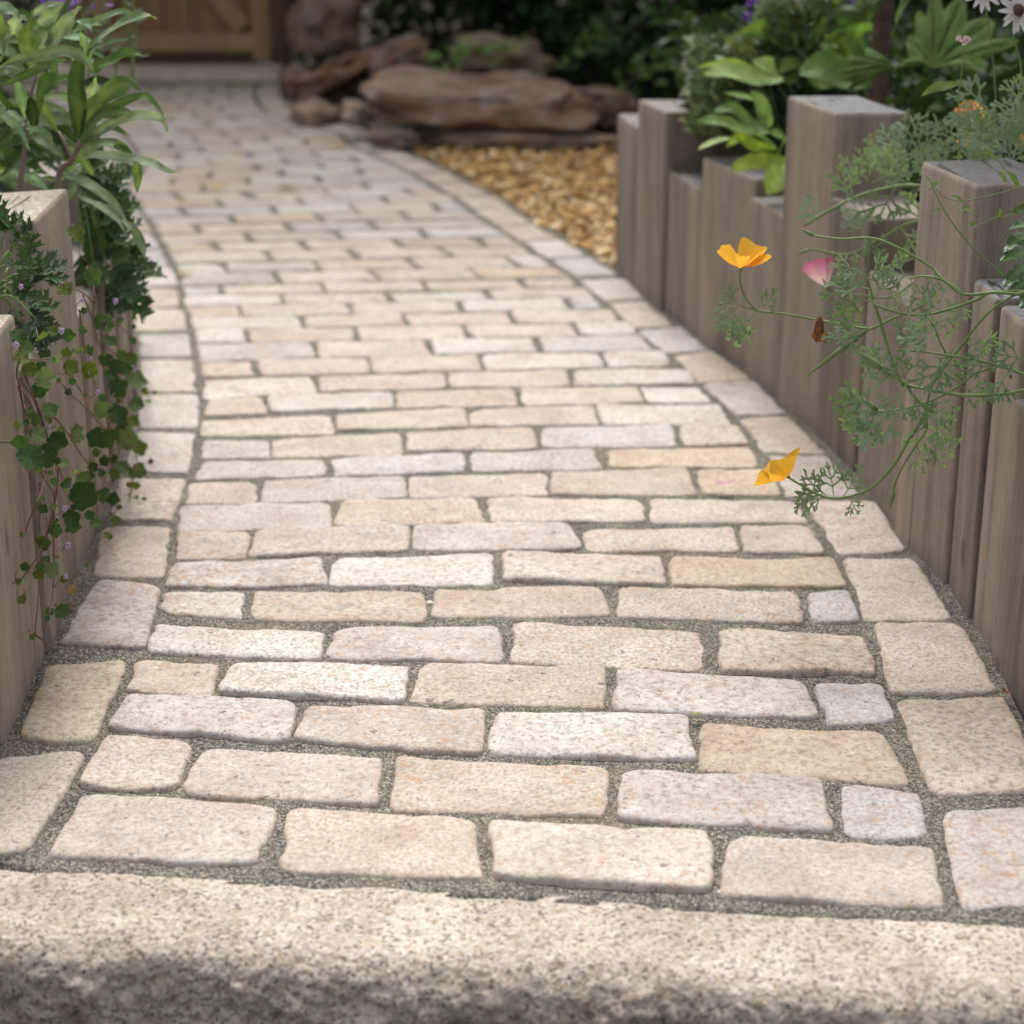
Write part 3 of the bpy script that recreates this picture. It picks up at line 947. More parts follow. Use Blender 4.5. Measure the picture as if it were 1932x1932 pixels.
# gate of vertical boards with a frame and two braces
GD = 7.86
gx0, gx1 = at(112, 90, GD).x, at(512, 90, GD).x
gw = gx1 - gx0
GH = 1.55
gate = thing('garden_gate', ((gx0 + gx1) / 2, GD, 0.04), 'brown ledged wooden gate with diagonal braces closing the far end of the path', 'gate')
nb = 8
for i in range(nb):
    x = gx0 + gw * (i + 0.5) / nb
    v, f = box((x, GD + 0.025, 0.045 + GH / 2), (gw / nb - 0.004, 0.022, GH))
    build('board', v, f, M['gate_board'], gate, smooth=False)
def gpart(name, c, s, rot=0.0, mat='gate_rail'):
    v, f = box(c, s, rot)
    build(name, v, f, M[mat], gate, smooth=False)
z_b = [at(300, y, GD).z for y in (134, 97, 62)]
gpart('rail', ((gx0 + gx1) / 2, GD - 0.008, (z_b[1] + z_b[2]) / 2), (gw, 0.04, z_b[2] - z_b[1]))
gpart('foot_board', ((gx0 + gx1) / 2, GD + 0.004, (z_b[0] + z_b[1]) / 2 + 0.004), (gw - 0.13, 0.018, z_b[1] - z_b[0] - 0.01), mat='gate_dark')
gpart('rail', ((gx0 + gx1) / 2, GD - 0.008, 0.04 + GH - 0.06), (gw, 0.04, 0.09))
for sx in (-1, 1):
    gpart('stile', ((gx0 + gx1) / 2 + sx * (gw / 2 - 0.036), GD - 0.012, 0.04 + GH / 2), (0.072, 0.05, GH))
    # braces lean together towards the head of the gate
    ax_, az_ = (gx0 + gx1) / 2 + sx * (gw / 2 - 0.11), z_b[2] + 0.02
    bx_, bz_ = (gx0 + gx1) / 2 + sx * 0.03, z_b[2] + 0.38
    Lb = math.hypot(bx_ - ax_, bz_ - az_)
    gpart('brace', ((ax_ + bx_) / 2, GD - 0.006, (az_ + bz_) / 2), (0.075, 0.036, Lb), math.atan2(bx_ - ax_, bz_ - az_))
for sx in (1,):
    pr = thing('gate_post', ((gx0 + gx1) / 2 + sx * (gw / 2 + 0.045), GD, 0.0), ('dark brown gate post between the gate and the rocks' if sx > 0 else 'dark brown gate post on the hidden side, behind the leafy plant'), 'post')
    v, f = box((ORIG[pr].x, GD + 0.01, 0.85), (0.072, 0.09, 1.75))
    build('shaft', v, f, M['gate_dark'], pr, smooth=False)
    v, f = box((ORIG[pr].x, GD + 0.01, 1.74), (0.095, 0.11, 0.03))
    build('cap', v, f, M['gate_dark'], pr, smooth=False)

# pale threshold stone in front of the gate
cen, V, Fc = stone_mesh([Vector((-2.02, 7.50, 0)), Vector((-0.905, 7.49, 0)), Vector((-0.93, 7.80, 0)), Vector((-2.02, 7.80, 0))], 77, 2)
V = [(x, y, z * 1.2 + 0.034) for x, y, z in V]
o = build('threshold_stone', V, Fc, M['pale'], origin=(cen.x, cen.y, 0), color=(0.62, 0.55, 0.48))
tag(o, 'pale long threshold stone lying at the foot of the wooden gate', 'stone')

# ------------------------------------------------------------------ rocks
def ico(sub):
    import bmesh
    bm = bmesh.new()
    bmesh.ops.create_icosphere(bm, subdivisions=sub, radius=1.0)
    V = [v.co.copy() for v in bm.verts]
    Fc = [tuple(v.index for v in f.verts) for f in bm.faces]
    bm.free()
    return V, Fc
IC5, IC2, IC1 = ico(5), ico(2), ico(1)

def rock(label, c, size, rot, seed, col, flat=0.35, strata=0.06):
    V, Fc = IC5
    out = []
    Rm = Matrix.Rotation(rot[2], 3, 'Z') @ Matrix.Rotation(rot[1], 3, 'Y') @ Matrix.Rotation(rot[0], 3, 'X')
    for v in V:
        p = v.copy()
        # blocky: squeeze the ball towards a box, then chip it
        m = max(abs(p.x), abs(p.y), abs(p.z))
        p = p.lerp(p / m, 0.45)
        q = p * 1.6 + Vector((seed * 3.7, seed * 1.9, seed * 5.3))
        p = p * (1.0 + 0.34 * noise.noise(q * 0.9) + 0.10 * noise.noise(q * 2.1))
        p.z += 0.05 * noise.noise(Vector((q.x * 0.6, q.y * 0.6, q.z * 4.0))) * (1 - flat)
        p = Vector((p.x * size[0], p.y * size[1], p.z * size[2]))
        w = p + Vector((seed * 2.1, seed * 0.7, seed * 1.3))
        chip = abs(noise.noise(w * 7)) * 0.9 + 0.45 * noise.noise(w * 15) + 0.25 * noise.noise(w * 34) + 0.12 * noise.noise(w * 80)
        nv = Vector((v.x / size[0], v.y / size[1], v.z / size[2])).normalized()
        p = p + nv * (chip * min(0.035, 0.45 * min(size)))
        out.append(Rm @ p + Vector(c))
    o = build('rock', out, Fc, M['rock'], origin=(c[0], c[1], 0), color=tuple(v * k for v, k in zip(col, (2.05, 1.82, 1.62))))
    return tag(o, label, 'rock', 'rocks beside the gravel')
BR = (0.105, 0.075, 0.055)
def rk(label, px, py, D, w_px, h_px, depth, rot, seed, col=BR, **kw):
    p = at(px, py, D)
    s = (D * CP + (CAM_H - p.z) * SP) / F
    rock(label, p, (w_px * s * 0.40, depth * 0.8, h_px * s * 0.40), rot, seed, col, **kw)
rk('large flat brown rock slab with a pale mottled top, right of the path bend', 895, 190, 5.98, 500, 80, 0.26, (0.10, 0.045, -0.05), 1, (0.135, 0.10, 0.078))
rk('long low flat stone at the back edge of the golden gravel', 985, 262, 5.82, 390, 34, 0.09, (0.05, 0.01, 0.02), 2, (0.15, 0.125, 0.105))
rk('tilted dark brown rock slab leaning up from the path bend', 645, 140, 6.75, 190, 56, 0.22, (0.0, -0.50, -0.3), 3, (0.13, 0.085, 0.06))
rk('dark brown angular rock above the left end of the large slab', 752, 108, 6.6, 140, 56, 0.18, (0.1, -0.32, 0.1), 4, (0.085, 0.055, 0.04))
rk('tall stacked rock with a pale top edge beside the gate post', 614, 40, 7.45, 150, 130, 0.2, (0.1, 0.12, 0.2), 5, (0.145, 0.11, 0.085))
rk('rounded olive-grey boulder behind the large flat slab', 945, 118, 6.55, 210, 105, 0.24, (0.0, 0.16, 0.2), 6, (0.115, 0.10, 0.07))
rk('small pale grey stone wedged under the left tip of the slab', 672, 212, 5.98, 56, 46, 0.07, (0.2, 0.5, 0.3), 7, (0.23, 0.205, 0.185))
rk('low grey rock between the small pale stone and the gravel', 745, 256, 5.82, 120, 46, 0.10, (0.1, 0.12, 0.1), 8, (0.16, 0.135, 0.12))
rk('flat brown-grey stone low at the path edge below the tilted slab', 596, 214, 6.32, 95, 40, 0.10, (0.0, 0.2, -0.4), 9, (0.19, 0.155, 0.125))
rk('brown rock standing at the foot of the gate post', 560, 168, 7.05, 60, 90, 0.13, (0.0, -0.3, 0.3), 10, (0.13, 0.10, 0.08))
rk('dark rounded rock at the right end of the large slab, near the posts', 1135, 205, 6.05, 130, 76, 0.18, (0.0, 0.1, 0.3), 12, (0.08, 0.062, 0.05))

# ------------------------------------------------------------------ golden gravel
def make_gravel():
    rg = random.Random(3)
    V, Fc, Cc = [], [], []
    v0, f0 = IC1
    cols = [(0.42, 0.25, 0.085), (0.36, 0.19, 0.055), (0.52, 0.36, 0.16), (0.58, 0.46, 0.27), (0.30, 0.145, 0.05), (0.40, 0.24, 0.09), (0.58, 0.44, 0.24), (0.46, 0.28, 0.10), (0.26, 0.15, 0.06)]
    for layer, (n, z0, sc) in enumerate(((4200, -0.012, 1.05), (3000, -0.003, 1.05))):
        cnt = 0
        while cnt < n:
            D = rg.uniform(3.80, 6.0)
            xa = interp(R_OUT, D) + 0.008
            xb = max(rx(D) if D < 4.06 else 1.35, xa)
            if D < 4.06: xb = rx(D) - 0.0
            x = rg.uniform(min(xa, xb), 1.35)
            if x > xb or x < xa: continue
            cnt += 1
            r = rg.uniform(0.006, 0.0125) * sc * (1.25 if rg.random() < 0.1 else 1)
            Rm = Matrix.Rotation(rg.uniform(0, 6.3), 3, 'Z') @ Matrix.Rotation(rg.gauss(0, 0.3), 3, 'X')
            sx, sy, sz = r * rg.uniform(0.9, 1.45), r * rg.uniform(0.75, 1.05), r * rg.uniform(0.5, 0.8)
            k = len(V)
            c = Vector((x, D, z0 + rg.uniform(-0.003, 0.004)))
            wob = [rg.uniform(0.84, 1.16) for _ in v0]
            V.extend(Rm @ Vector((p.x * sx * w, p.y * sy * w, p.z * sz * w)) + c for p, w in zip(v0, wob))
            Fc.extend(tuple(i + k for i in f) for f in f0)
            col = rg.choice(cols)
            j = rg.uniform(0.85, 1.3) * 1.22
            Cc.extend([(col[0] * j, col[1] * j, col[2] * j, 1)] * len(v0))
    o = build('gravel', V, Fc, M['gravel'])
    set_point_color(o, Cc)
    tag(o, 'golden rounded gravel between the path and the rocks', 'gravel', None, 'stuff')
make_gravel()
sheet('gravel_bed', [(D, interp(R_OUT, D) + 0.002, 1.4) for D in np.arange(4.04, 6.1, 0.06)], plain_mat('gravel_fines', (0.20, 0.115, 0.045), 0.9, 0.1, 0.3, 90, 0.5), -0.017, 0.003)

# ------------------------------------------------------------------ leaf building
def leaf_mesh(center, width, normal_hint, profile='lance', fold=0.25, wave=0.06, nseg=12, twist=0.0, seed=0, lobes=0):
    """blade along a list of points; returns verts, faces, colours (r: closeness to the midrib, g: place along)"""
    P = smooth_path(center, nseg + 1)
    V, Fc, Cc = [], [], []
    cols = [-1.0, -0.55, -0.12, 0.12, 0.55, 1.0]
    prof = dict(lance=lambda t: (math.sin(math.pi * min(1, t * 0.96 + 0.04)) ** 0.8) * (1.12 - 0.38 * t),
                oval=lambda t: math.sin(math.pi * (0.03 + 0.96 * t) ** 0.9) ** 0.62,
                spoon=lambda t: 0.20 + 0.80 * math.sin(math.pi * max(0, t - 0.10) / 0.93) ** 0.7 if 0.10 < t < 1 else (0.20 if t <= 0.10 else 0.02),
                strap=lambda t: (1 - t) ** 0.35 * (0.5 + 0.5 * min(1, t * 5)))[profile]
    hint = Vector(normal_hint).normalized()
    for i, p in enumerate(P):
        t = i / nseg
        tg = (P[min(i + 1, nseg)] - P[max(i - 1, 0)]).normalized()
        s = tg.cross(hint)
        if s.length < 0.05: s = tg.cross(Vector((0.3, 0.9, 0.2)))
        s.normalize()
        nn = s.cross(tg).normalized()
        if twist:
            Rt = Matrix.Rotation(twist * t, 3, tg)
            s, nn = Rt @ s, Rt @ nn
        w = max(0.012, prof(t)) * width / 2 * (1 + 0.16 * n3(t * 7, seed * 3.3, 1.1))
        if lobes:
            w *= 1.0 + 0.28 * math.sin(t * lobes * 2 * math.pi + seed)
        for c in cols:
            e = wave * width * abs(c) ** 2 * math.sin(t * 11 + seed * 1.7 + (1.9 if c > 0 else 0)) + 1.3 * wave * width * abs(c) * n3(t * 5, c * 2, seed)
            V.append(p + s * (w * c) + nn * (abs(c) * w * fold + e))
            Cc.append((1.0 if abs(c) < 0.2 else 0.0, t, 0, 1))
    m = len(cols)
    for i in range(nseg):
        for k in range(m - 1):
            a = i * m + k
            Fc.append((a, a + 1, a + m + 1, a + m))
    return V, Fc, Cc

def add_leaf(parent, center, width, hint, mat, col, name='leaf', **kw):
    V, Fc, Cc = leaf_mesh(center, width, hint, **kw)
    o = build(name, V, Fc, M[mat], parent, origin=center[0], color=col)
    set_point_color(o, Cc, 'mid')
    return o

def jit(col, rnd, k=0.12):
    j = 1 + rnd.uniform(-k, k)
    return tuple(max(0.004, v * j * (1 + rnd.uniform(-k / 2, k / 2))) for v in col)

def pxlen(px, p):
    """length in metres of px photograph pixels at the place p"""
    return px * (p.y * CP + (CAM_H - p.z) * SP) / F

UPCAM = Vector((0, -0.55, 0.85))

# ------------------------------------------------------------------ hedge and shrubs at the back
def foliage(n, fn, size, seed, col, spread=0.35, tilt=0.9):
    """n small leaves; fn(random) gives a point and an outward direction"""
    rg = random.Random(seed)
    V, Fc, Cc = [], [], []
    for _ in range(n):
        p, out = fn(rg)
        d_ = (out + Vector((rg.gauss(0, tilt), rg.gauss(0, tilt), rg.gauss(0, tilt)))).normalized()
        up = Vector((rg.gauss(0, 0.5), rg.gauss(0, 0.5) - 0.2, 1)).normalized()
        s = d_.cross(up).normalized()
        nn = s.cross(d_)
        L = size * rg.uniform(0.6, 1.3)
        w = L * rg.uniform(0.32, 0.46)
        k = len(V)
        V += [p, p + d_ * L * 0.45 + s * w + nn * L * 0.10, p + d_ * L - nn * L * 0.12, p + d_ * L * 0.45 - s * w + nn * L * 0.10, p + d_ * L * 0.5 - nn * L * 0.02]
        Fc += [(k, k + 4, k + 1), (k + 1, k + 4, k + 2), (k, k + 3, k + 4), (k + 3, k + 2, k + 4)]
        j = rg.uniform(1 - spread, 1 + spread)
        y = rg.uniform(0.9, 1.2)
        Cc += [(col[0] * j * y, col[1] * j, col[2] * j, 1)] * 5
    return V, Fc, Cc

def hedge_leaf_mat():
    t = NT("shrub_leaf")
    c = t.attr('Col')
    p = t.principled(c, 0.6, 0.18)
    tr = t.node('ShaderNodeBsdfTranslucent')
    t.l.new(t.mix(1.0, c, (1.3, 1.4, 0.5), 'MULTIPLY'), tr.inputs['Color'])
    mx = t.node('ShaderNodeMixShader')
    mx.inputs[0].default_value = 0.25
    t.l.new(p.outputs[0], mx.inputs[1]); t.l.new(tr.outputs[0], mx.inputs[2])
    return t.done(mx)
M['shrub'] = hedge_leaf_mat()

def shrub(name, label, category, base, blobs, n, size, col, seed, group=None, trunks=4, spread=0.4):
    """blobs: (centre, radii) of the leafy masses"""
    root = thing(name, base, label, category, group)
    rg = random.Random(seed)
    for i in range(trunks):
        c, r = blobs[i % len(blobs)]
        e = Vector(c) + Vector((rg.uniform(-.5, .5) * r[0], rg.uniform(-.5, .5) * r[1], rg.uniform(-.2, .6) * r[2]))
        b = Vector(base) + Vector((rg.uniform(-.1, .1), rg.uniform(-.1, .1), 0))
        v, f = tube([b, b.lerp(e, 0.4) + Vector((rg.gauss(0, .05), rg.gauss(0, .05), 0.05)), e], 0.018, 0.005, 8, 6)
        build('branch', v, f, M['bark'], root)
    wts = [r[0] * r[1] + r[1] * r[2] + r[0] * r[2] for _, r in blobs]
    def fn(rg):
        c, r = rg.choices(blobs, wts)[0]
        while True:
            d_ = Vector((rg.gauss(0, 1), rg.gauss(0, 1), rg.gauss(0, 1))).normalized()
            k = 0.62 + 0.42 * rg.random() ** 0.6
            k *= 1 + 0.28 * n3(d_.x * 2.3 + c[0] * 3, d_.y * 2.3 + c[1], d_.z * 2.3 + seed)
            p = Vector(c) + Vector((d_.x * r[0], d_.y * r[1], d_.z * r[2])) * k
            if p.z > 0.02: return p, (d_ + Vector((0, 0, 0.3))).normalized()
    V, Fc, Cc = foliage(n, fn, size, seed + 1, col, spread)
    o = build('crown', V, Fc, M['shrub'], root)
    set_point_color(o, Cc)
    o["kind"] = "stuff"
    return root

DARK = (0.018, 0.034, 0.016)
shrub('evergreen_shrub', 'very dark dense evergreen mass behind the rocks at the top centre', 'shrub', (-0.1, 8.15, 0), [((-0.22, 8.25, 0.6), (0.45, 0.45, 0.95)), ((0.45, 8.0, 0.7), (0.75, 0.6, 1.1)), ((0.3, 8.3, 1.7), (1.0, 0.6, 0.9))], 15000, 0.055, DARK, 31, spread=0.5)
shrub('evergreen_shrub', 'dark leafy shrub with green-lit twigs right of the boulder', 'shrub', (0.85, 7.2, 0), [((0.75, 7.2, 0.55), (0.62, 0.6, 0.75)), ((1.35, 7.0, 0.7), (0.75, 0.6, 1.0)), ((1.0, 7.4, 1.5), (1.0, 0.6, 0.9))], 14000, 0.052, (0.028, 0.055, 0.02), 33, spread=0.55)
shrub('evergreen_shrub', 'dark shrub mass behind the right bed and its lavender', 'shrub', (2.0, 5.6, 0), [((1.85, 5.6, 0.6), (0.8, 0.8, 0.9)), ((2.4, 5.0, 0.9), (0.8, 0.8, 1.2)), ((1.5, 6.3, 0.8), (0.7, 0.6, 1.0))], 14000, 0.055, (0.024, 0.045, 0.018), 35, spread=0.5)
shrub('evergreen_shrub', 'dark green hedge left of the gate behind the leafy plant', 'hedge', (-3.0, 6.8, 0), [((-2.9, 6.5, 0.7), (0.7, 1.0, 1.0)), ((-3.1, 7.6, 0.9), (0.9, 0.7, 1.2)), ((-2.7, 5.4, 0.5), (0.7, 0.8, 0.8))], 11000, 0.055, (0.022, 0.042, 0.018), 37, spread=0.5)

# unseen broad tree beyond the gate, added to shade the far end of the path
tree = thing('unseen_shade_tree', (1.2, 9.3, -0.2), 'unseen broad tree added behind the dark shrubs to shade the far path, its crown above the picture', 'tree')
v, f = tube([(1.2, 9.3, -0.2), (1.15, 9.3, 1.0), (1.0, 9.2, 2.2), (0.8, 9.1, 3.2)], 0.16, 0.09, 16, 10)
build('trunk', v, f, M['bark'], tree)
rt = random.Random(8)
for i in range(9):
    a = i * 0.75
    e = Vector((-0.3 + 3.0 * math.cos(a), 8.6 + 1.9 * math.sin(a), 3.1 + 0.5 * rt.random()))
    v, f = tube([(0.95, 9.2, 2.1 + 0.1 * i), Vector((0.9, 9.2, 2.8)).lerp(e, 0.5) + Vector((0, 0, .25)), e], 0.06, 0.015, 10, 7)
    build('limb', v, f, M['bark'], tree)
def fn_crown(r):
    d_ = Vector((r.gauss(0, 1), r.gauss(0, 1), r.gauss(0, 1))).normalized()
    k = r.random() ** 0.5 * (1 + 0.3 * n3(d_.x * 2, d_.y * 2, d_.z * 2))
    return Vector((-0.4, 8.7, 3.3)) + Vector((d_.x * 4.2, d_.y * 2.5, d_.z * 0.75)) * k, d_
V, Fc, Cc = foliage(3600, fn_crown, 0.17, 88, (0.045, 0.08, 0.025), 0.4)
o = build('crown', V, Fc, M['shrub'], tree); set_point_color(o, Cc); o["kind"] = "stuff"

# clipped dark hedge that closes the garden at the back
hg = thing('clipped_hedge', (0.4, 9.0, -0.2), 'dark clipped hedge closing the garden behind the shrubs and the gate', 'hedge')
def fn_hedge(r):
    x = r.uniform(-5.5, 5.0)
    return Vector((x, 8.95 + 0.10 * n3(x * 2, 0, 0) + r.uniform(-.12, .25), r.uniform(-0.2, 2.1))), Vector((r.gauss(0, .3), -0.8, 0.3)).normalized()
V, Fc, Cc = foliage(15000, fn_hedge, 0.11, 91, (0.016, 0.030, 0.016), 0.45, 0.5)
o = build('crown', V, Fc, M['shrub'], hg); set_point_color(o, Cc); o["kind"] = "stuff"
for i in range(12):
    v, f = tube([(-5 + 0.85 * i, 9.1, -0.2), (-5 + 0.85 * i + rt.uniform(-.1, .1), 9.12, 0.8), (-5 + 0.85 * i, 9.1, 1.8)], 0.03, 0.012, 8, 6)
    build('stem', v, f, M['bark'], hg)

# leafy sprigs that catch the light in front of the dark shrubs
def sprig(label, pts, D, n, size_px, col, seed):
    rg = random.Random(seed)
    P = [at(x, y, D + dz) for x, y, dz in pts]
    root = thing('leafy_sprig', P[0], label, 'sprig', 'leafy twigs over the rocks')
    v, f = tube(P, 0.004, 0.0015, 14, 5)
    build('twig', v, f, M['bark'], root)
    S = smooth_path(P, 40)
    for i in range(n):
        p = S[min(39, int(rg.uniform(0.12, 1) * 39))] + Vector((rg.gauss(0, .03), rg.gauss(0, .03), rg.gauss(0, .025)))
        L = pxlen(size_px * rg.uniform(0.65, 1.25), p)
        d_ = Vector((rg.gauss(0, 1), rg.gauss(0, 0.7) - 0.3, rg.gauss(0.35, 0.5))).normalized()
        add_leaf(root, [p, p + d_ * L * 0.5 + Vector((0, 0, 0.08 * L)), p + d_ * L], L * 0.5, UPCAM + Vector((rg.gauss(0, .4), 0, 0)), 'thin', jit(col, rg, 0.25), profile='oval', nseg=5, seed=i)
    return root
LG = (0.10, 0.19, 0.045)
sprig('bright green leafy sprig hanging over the olive boulder', [(1010, 60, 0.1), (930, 100, -0.1), (860, 112, -0.1), (800, 122, -0.1)], 6.25, 34, 24, LG, 41)
sprig('green leafy twigs just right of the boulder', [(1170, 70, 0.2), (1110, 95, 0.1), (1060, 118, 0)], 6.3, 26, 24, (0.075, 0.14, 0.035), 42)
sprig('green leafy twigs low in the dark gap left of the right posts', [(1330, 95, 0.1), (1240, 120, 0), (1190, 150, -0.1), (1175, 175, -0.1)], 6.1, 34, 26, (0.085, 0.16, 0.04), 43)
sprig('dim green leafy twigs at the top, left of the lavender', [(1330, 20, 0.2), (1230, 45, 0.1), (1130, 60, 0)], 6.2, 34, 26, (0.055, 0.105, 0.028), 44)

# ------------------------------------------------------------------ small litter on the path
def litter(name, label, cat, px, py, w_px, ang, col, mat='dry', lift=0.004, width=0.55, curl=0.25, hint=(0, 0, 1), group=None, z=0.0):
    p = ground(px, py, z) + Vector((0, 0, lift + 0.003))
    L = pxlen(w_px, p)
    d_ = Vector((math.cos(ang), math.sin(ang), 0))
    c = [p - d_ * L / 2 + Vector((0, 0, curl * L * 0.5)), p, p + d_ * L / 2 + Vector((0, 0, curl * L * 0.7))]
    V, Fc, Cc = leaf_mesh(c, L * width, hint, profile='oval', fold=0.3, wave=0.08, nseg=8, seed=px)
    o = build(name, V, Fc, M[mat], origin=p, color=col)
    set_point_color(o, Cc, 'mid')
    tag(o, label, cat, group)
YL = (0.45, 0.30, 0.07)
for i, (x, y, w, a, c, lab) in enumerate([
    (397, 230, 26, 0.3, (0.38, 0.20, 0.06), 'small orange-brown fallen leaf far up the path, in the shade'),
    (450, 297, 26, 1.2, (0.45, 0.32, 0.10), 'small yellow fallen leaf in the middle of the far path'),
    (412, 361, 42, 0.1, (0.55, 0.42, 0.13), 'largest pale yellow fallen leaf, lying flat on the far setts'),
    (342, 383, 20, 0.8, (0.30, 0.22, 0.06), 'small olive fallen leaf near the left border of the far path'),
    (540, 361, 34, 0.2, (0.34, 0.24, 0.06), 'olive-yellow fallen leaf right of the largest pale one'),
    (350, 521, 30, 0.1, (0.50, 0.30, 0.08), 'golden fallen leaf beside the left border stones'),
    (719, 262, 30, 0.5, (0.50, 0.36, 0.08), 'yellow fallen leaf by the low grey rock at the path edge'),
    (640, 278, 26, 0.9, (0.48, 0.36, 0.12), 'faint yellow fallen leaf near the right edge of the far path'),
    (237, 257, 22, 0.4, (0.42, 0.20, 0.05), 'orange fallen leaf under the leafy plant on the far path'),
    (880, 556, 14, 1.9, (0.50, 0.28, 0.08), 'tiny orange leaf scrap stuck in a joint of the middle path')]):
    litter('fallen_leaf', lab, 'leaf', x, y, w, a, c, group='fallen leaves on the path')
litter('petal', 'single pink petal lying on the setts below the lower poppy', 'petal', 1366, 930, 40, 0.05, (0.50, 0.22, 0.42), width=0.35, lift=0.010)
litter('dry_leaf', 'curled brown dry leaf at the foot of the left posts', 'leaf', 118, 1182, 48, 1.0, (0.20, 0.12, 0.085), lift=0.012, curl=0.5)
litter('dry_leaf', 'small ochre dry leaf standing behind the curled brown one', 'leaf', 136, 1140, 34, 1.5, (0.36, 0.24, 0.10), lift=0.010, curl=0.6, width=0.7)
litter('dry_leaf', 'thin green and red leaf scrap in the joint near the front right', 'leaf', 1313, 1359, 28, -0.15, (0.26, 0.22, 0.09), width=0.3)
litter('dry_leaf', 'tiny red-brown leaf scrap lying in the sand beside the right posts', 'leaf', 1897, 1318, 26, 2.0, (0.20, 0.08, 0.05), width=0.5)
for i, (x, y, w, a, c, lab) in enumerate([
    (1880, 1255, 22, 0.6, (0.16, 0.09, 0.06), 'brown leaf scrap against the right posts near the front'),
    (1700, 1010, 16, 1.2, (0.30, 0.20, 0.09), 'ochre leaf scrap at the foot of the dark-topped right post'),
    (1632, 905, 14, 0.3, (0.34, 0.22, 0.08), 'small ochre scrap at the post foot beside the lower poppy'),
    (1300, 618, 14, 0.2, (0.45, 0.22, 0.08), 'tiny orange scrap between the border stones and the middle right posts'),
    (108, 1218, 20, 0.9, (0.17, 0.10, 0.07), 'dark dry leaf scrap in the corner left of the yellow-brown border stone'),
    (160, 1120, 18, 1.4, (0.14, 0.10, 0.06), 'dark dry leaf scrap in the gap under the trailing vine'),
    (66, 1315, 16, 0.4, (0.15, 0.07, 0.05), 'reddish dry scrap beside the nearest left post'),
    (345, 945, 10, 0.4, (0.50, 0.26, 0.05), 'tiny orange scrap in the joint beside the left border'),
    (1500, 1122, 14, 0.7, (0.20, 0.09, 0.05), 'tiny red-brown scrap in the joint by the small grey sett on the right'),
    (1545, 1280, 26, 0.2, (0.26, 0.19, 0.13), 'thin dry stalk lying over the joint of the small grey front sett')]):
    litter('dry_leaf', lab, 'leaf', x, y, w, a, c, width=0.4 if i != 9 else 0.1, curl=0.2, group='dry leaf scraps along the path')
def pebble(label, x, y, w, col):
    p = ground(x, y, -0.004)
    r = pxlen(w, p) / 2
    o = build('pebble', [Vector((v.x * r * 1.2, v.y * r, v.z * r * 0.8)) + p for v in IC2[0]], IC2[1], M['granite'], origin=p, color=col)
    tag(o, label, 'pebble')
pebble('tiny white pebble in the joint in the middle of the path', 811, 1139, 14, (0.7, 0.68, 0.62))
pebble('tiny white pebble in the front joint next to the step', 1357, 1684, 10, (0.62, 0.6, 0.55))

# ================================================================== PLANTS LEFT OF THE PATH
def tr(c, k=0.1953, ox=0.0, oy=0.0):
    return [(ox + x * k, oy + y * k) for x, y in c]

def traced(parent, pts, D, w_px, mat, col, rnd, dD=None, hint=None, **kw):
    """a leaf whose midrib was surveyed in the photograph; D gives its distance at foot and tip"""
    n = len(pts)
    D0, D1 = D if isinstance(D, tuple) else (D, D)
    P = [at(x, y, D0 + (D1 - D0) * i / (n - 1)) for i, (x, y) in enumerate(pts)]
    w = pxlen(w_px * 1.1, P[n // 2])
    h = hint or (Vector((0, -0.85, 0.6)) + Vector((rnd.gauss(0, .3), rnd.gauss(0, .15), rnd.gauss(0, .25))))
    kw.setdefault('seed', rnd.uniform(0, 30))
    return add_leaf(parent, P, w, h, mat, col, **kw)

rl = random.Random(21)
GREY = (0.185, 0.255, 0.155)
GREEN = (0.125, 0.185, 0.07)
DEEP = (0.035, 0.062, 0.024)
PALEG = (0.265, 0.34, 0.235)
sb = at(109, 348, 2.46)
big = thing('leafy_plant', (sb.x, sb.y, 0.27), 'large grey-green leafy plant with long wavy leaves leaning over the left posts', 'plant')
v, f = tube([Vector((sb.x - 0.01, sb.y + 0.02, 0.27)), sb, at(135, 305, 2.44), at(150, 273, 2.43), at(156, 266, 2.43)], 0.0046, 0.0034, 16, 8)
build('stem', v, f, M['stem_mauve'], big)
v, f = tube([Vector((sb.x - 0.10, sb.y + 0.03, 0.27)), at(40, 330, 2.5), at(51, 254, 2.5), at(49, 225, 2.5), at(68, 140, 2.5)], 0.0044, 0.002, 16, 8)
build('stem', v, f, M['stem_mauve'], big)
v, f = tube([at(135, 300, 2.44), at(122, 270, 2.44), at(110, 248, 2.45)], 0.0025, 0.0018, 8, 6)
build('stem', v, f, M['stem_mauve'], big)
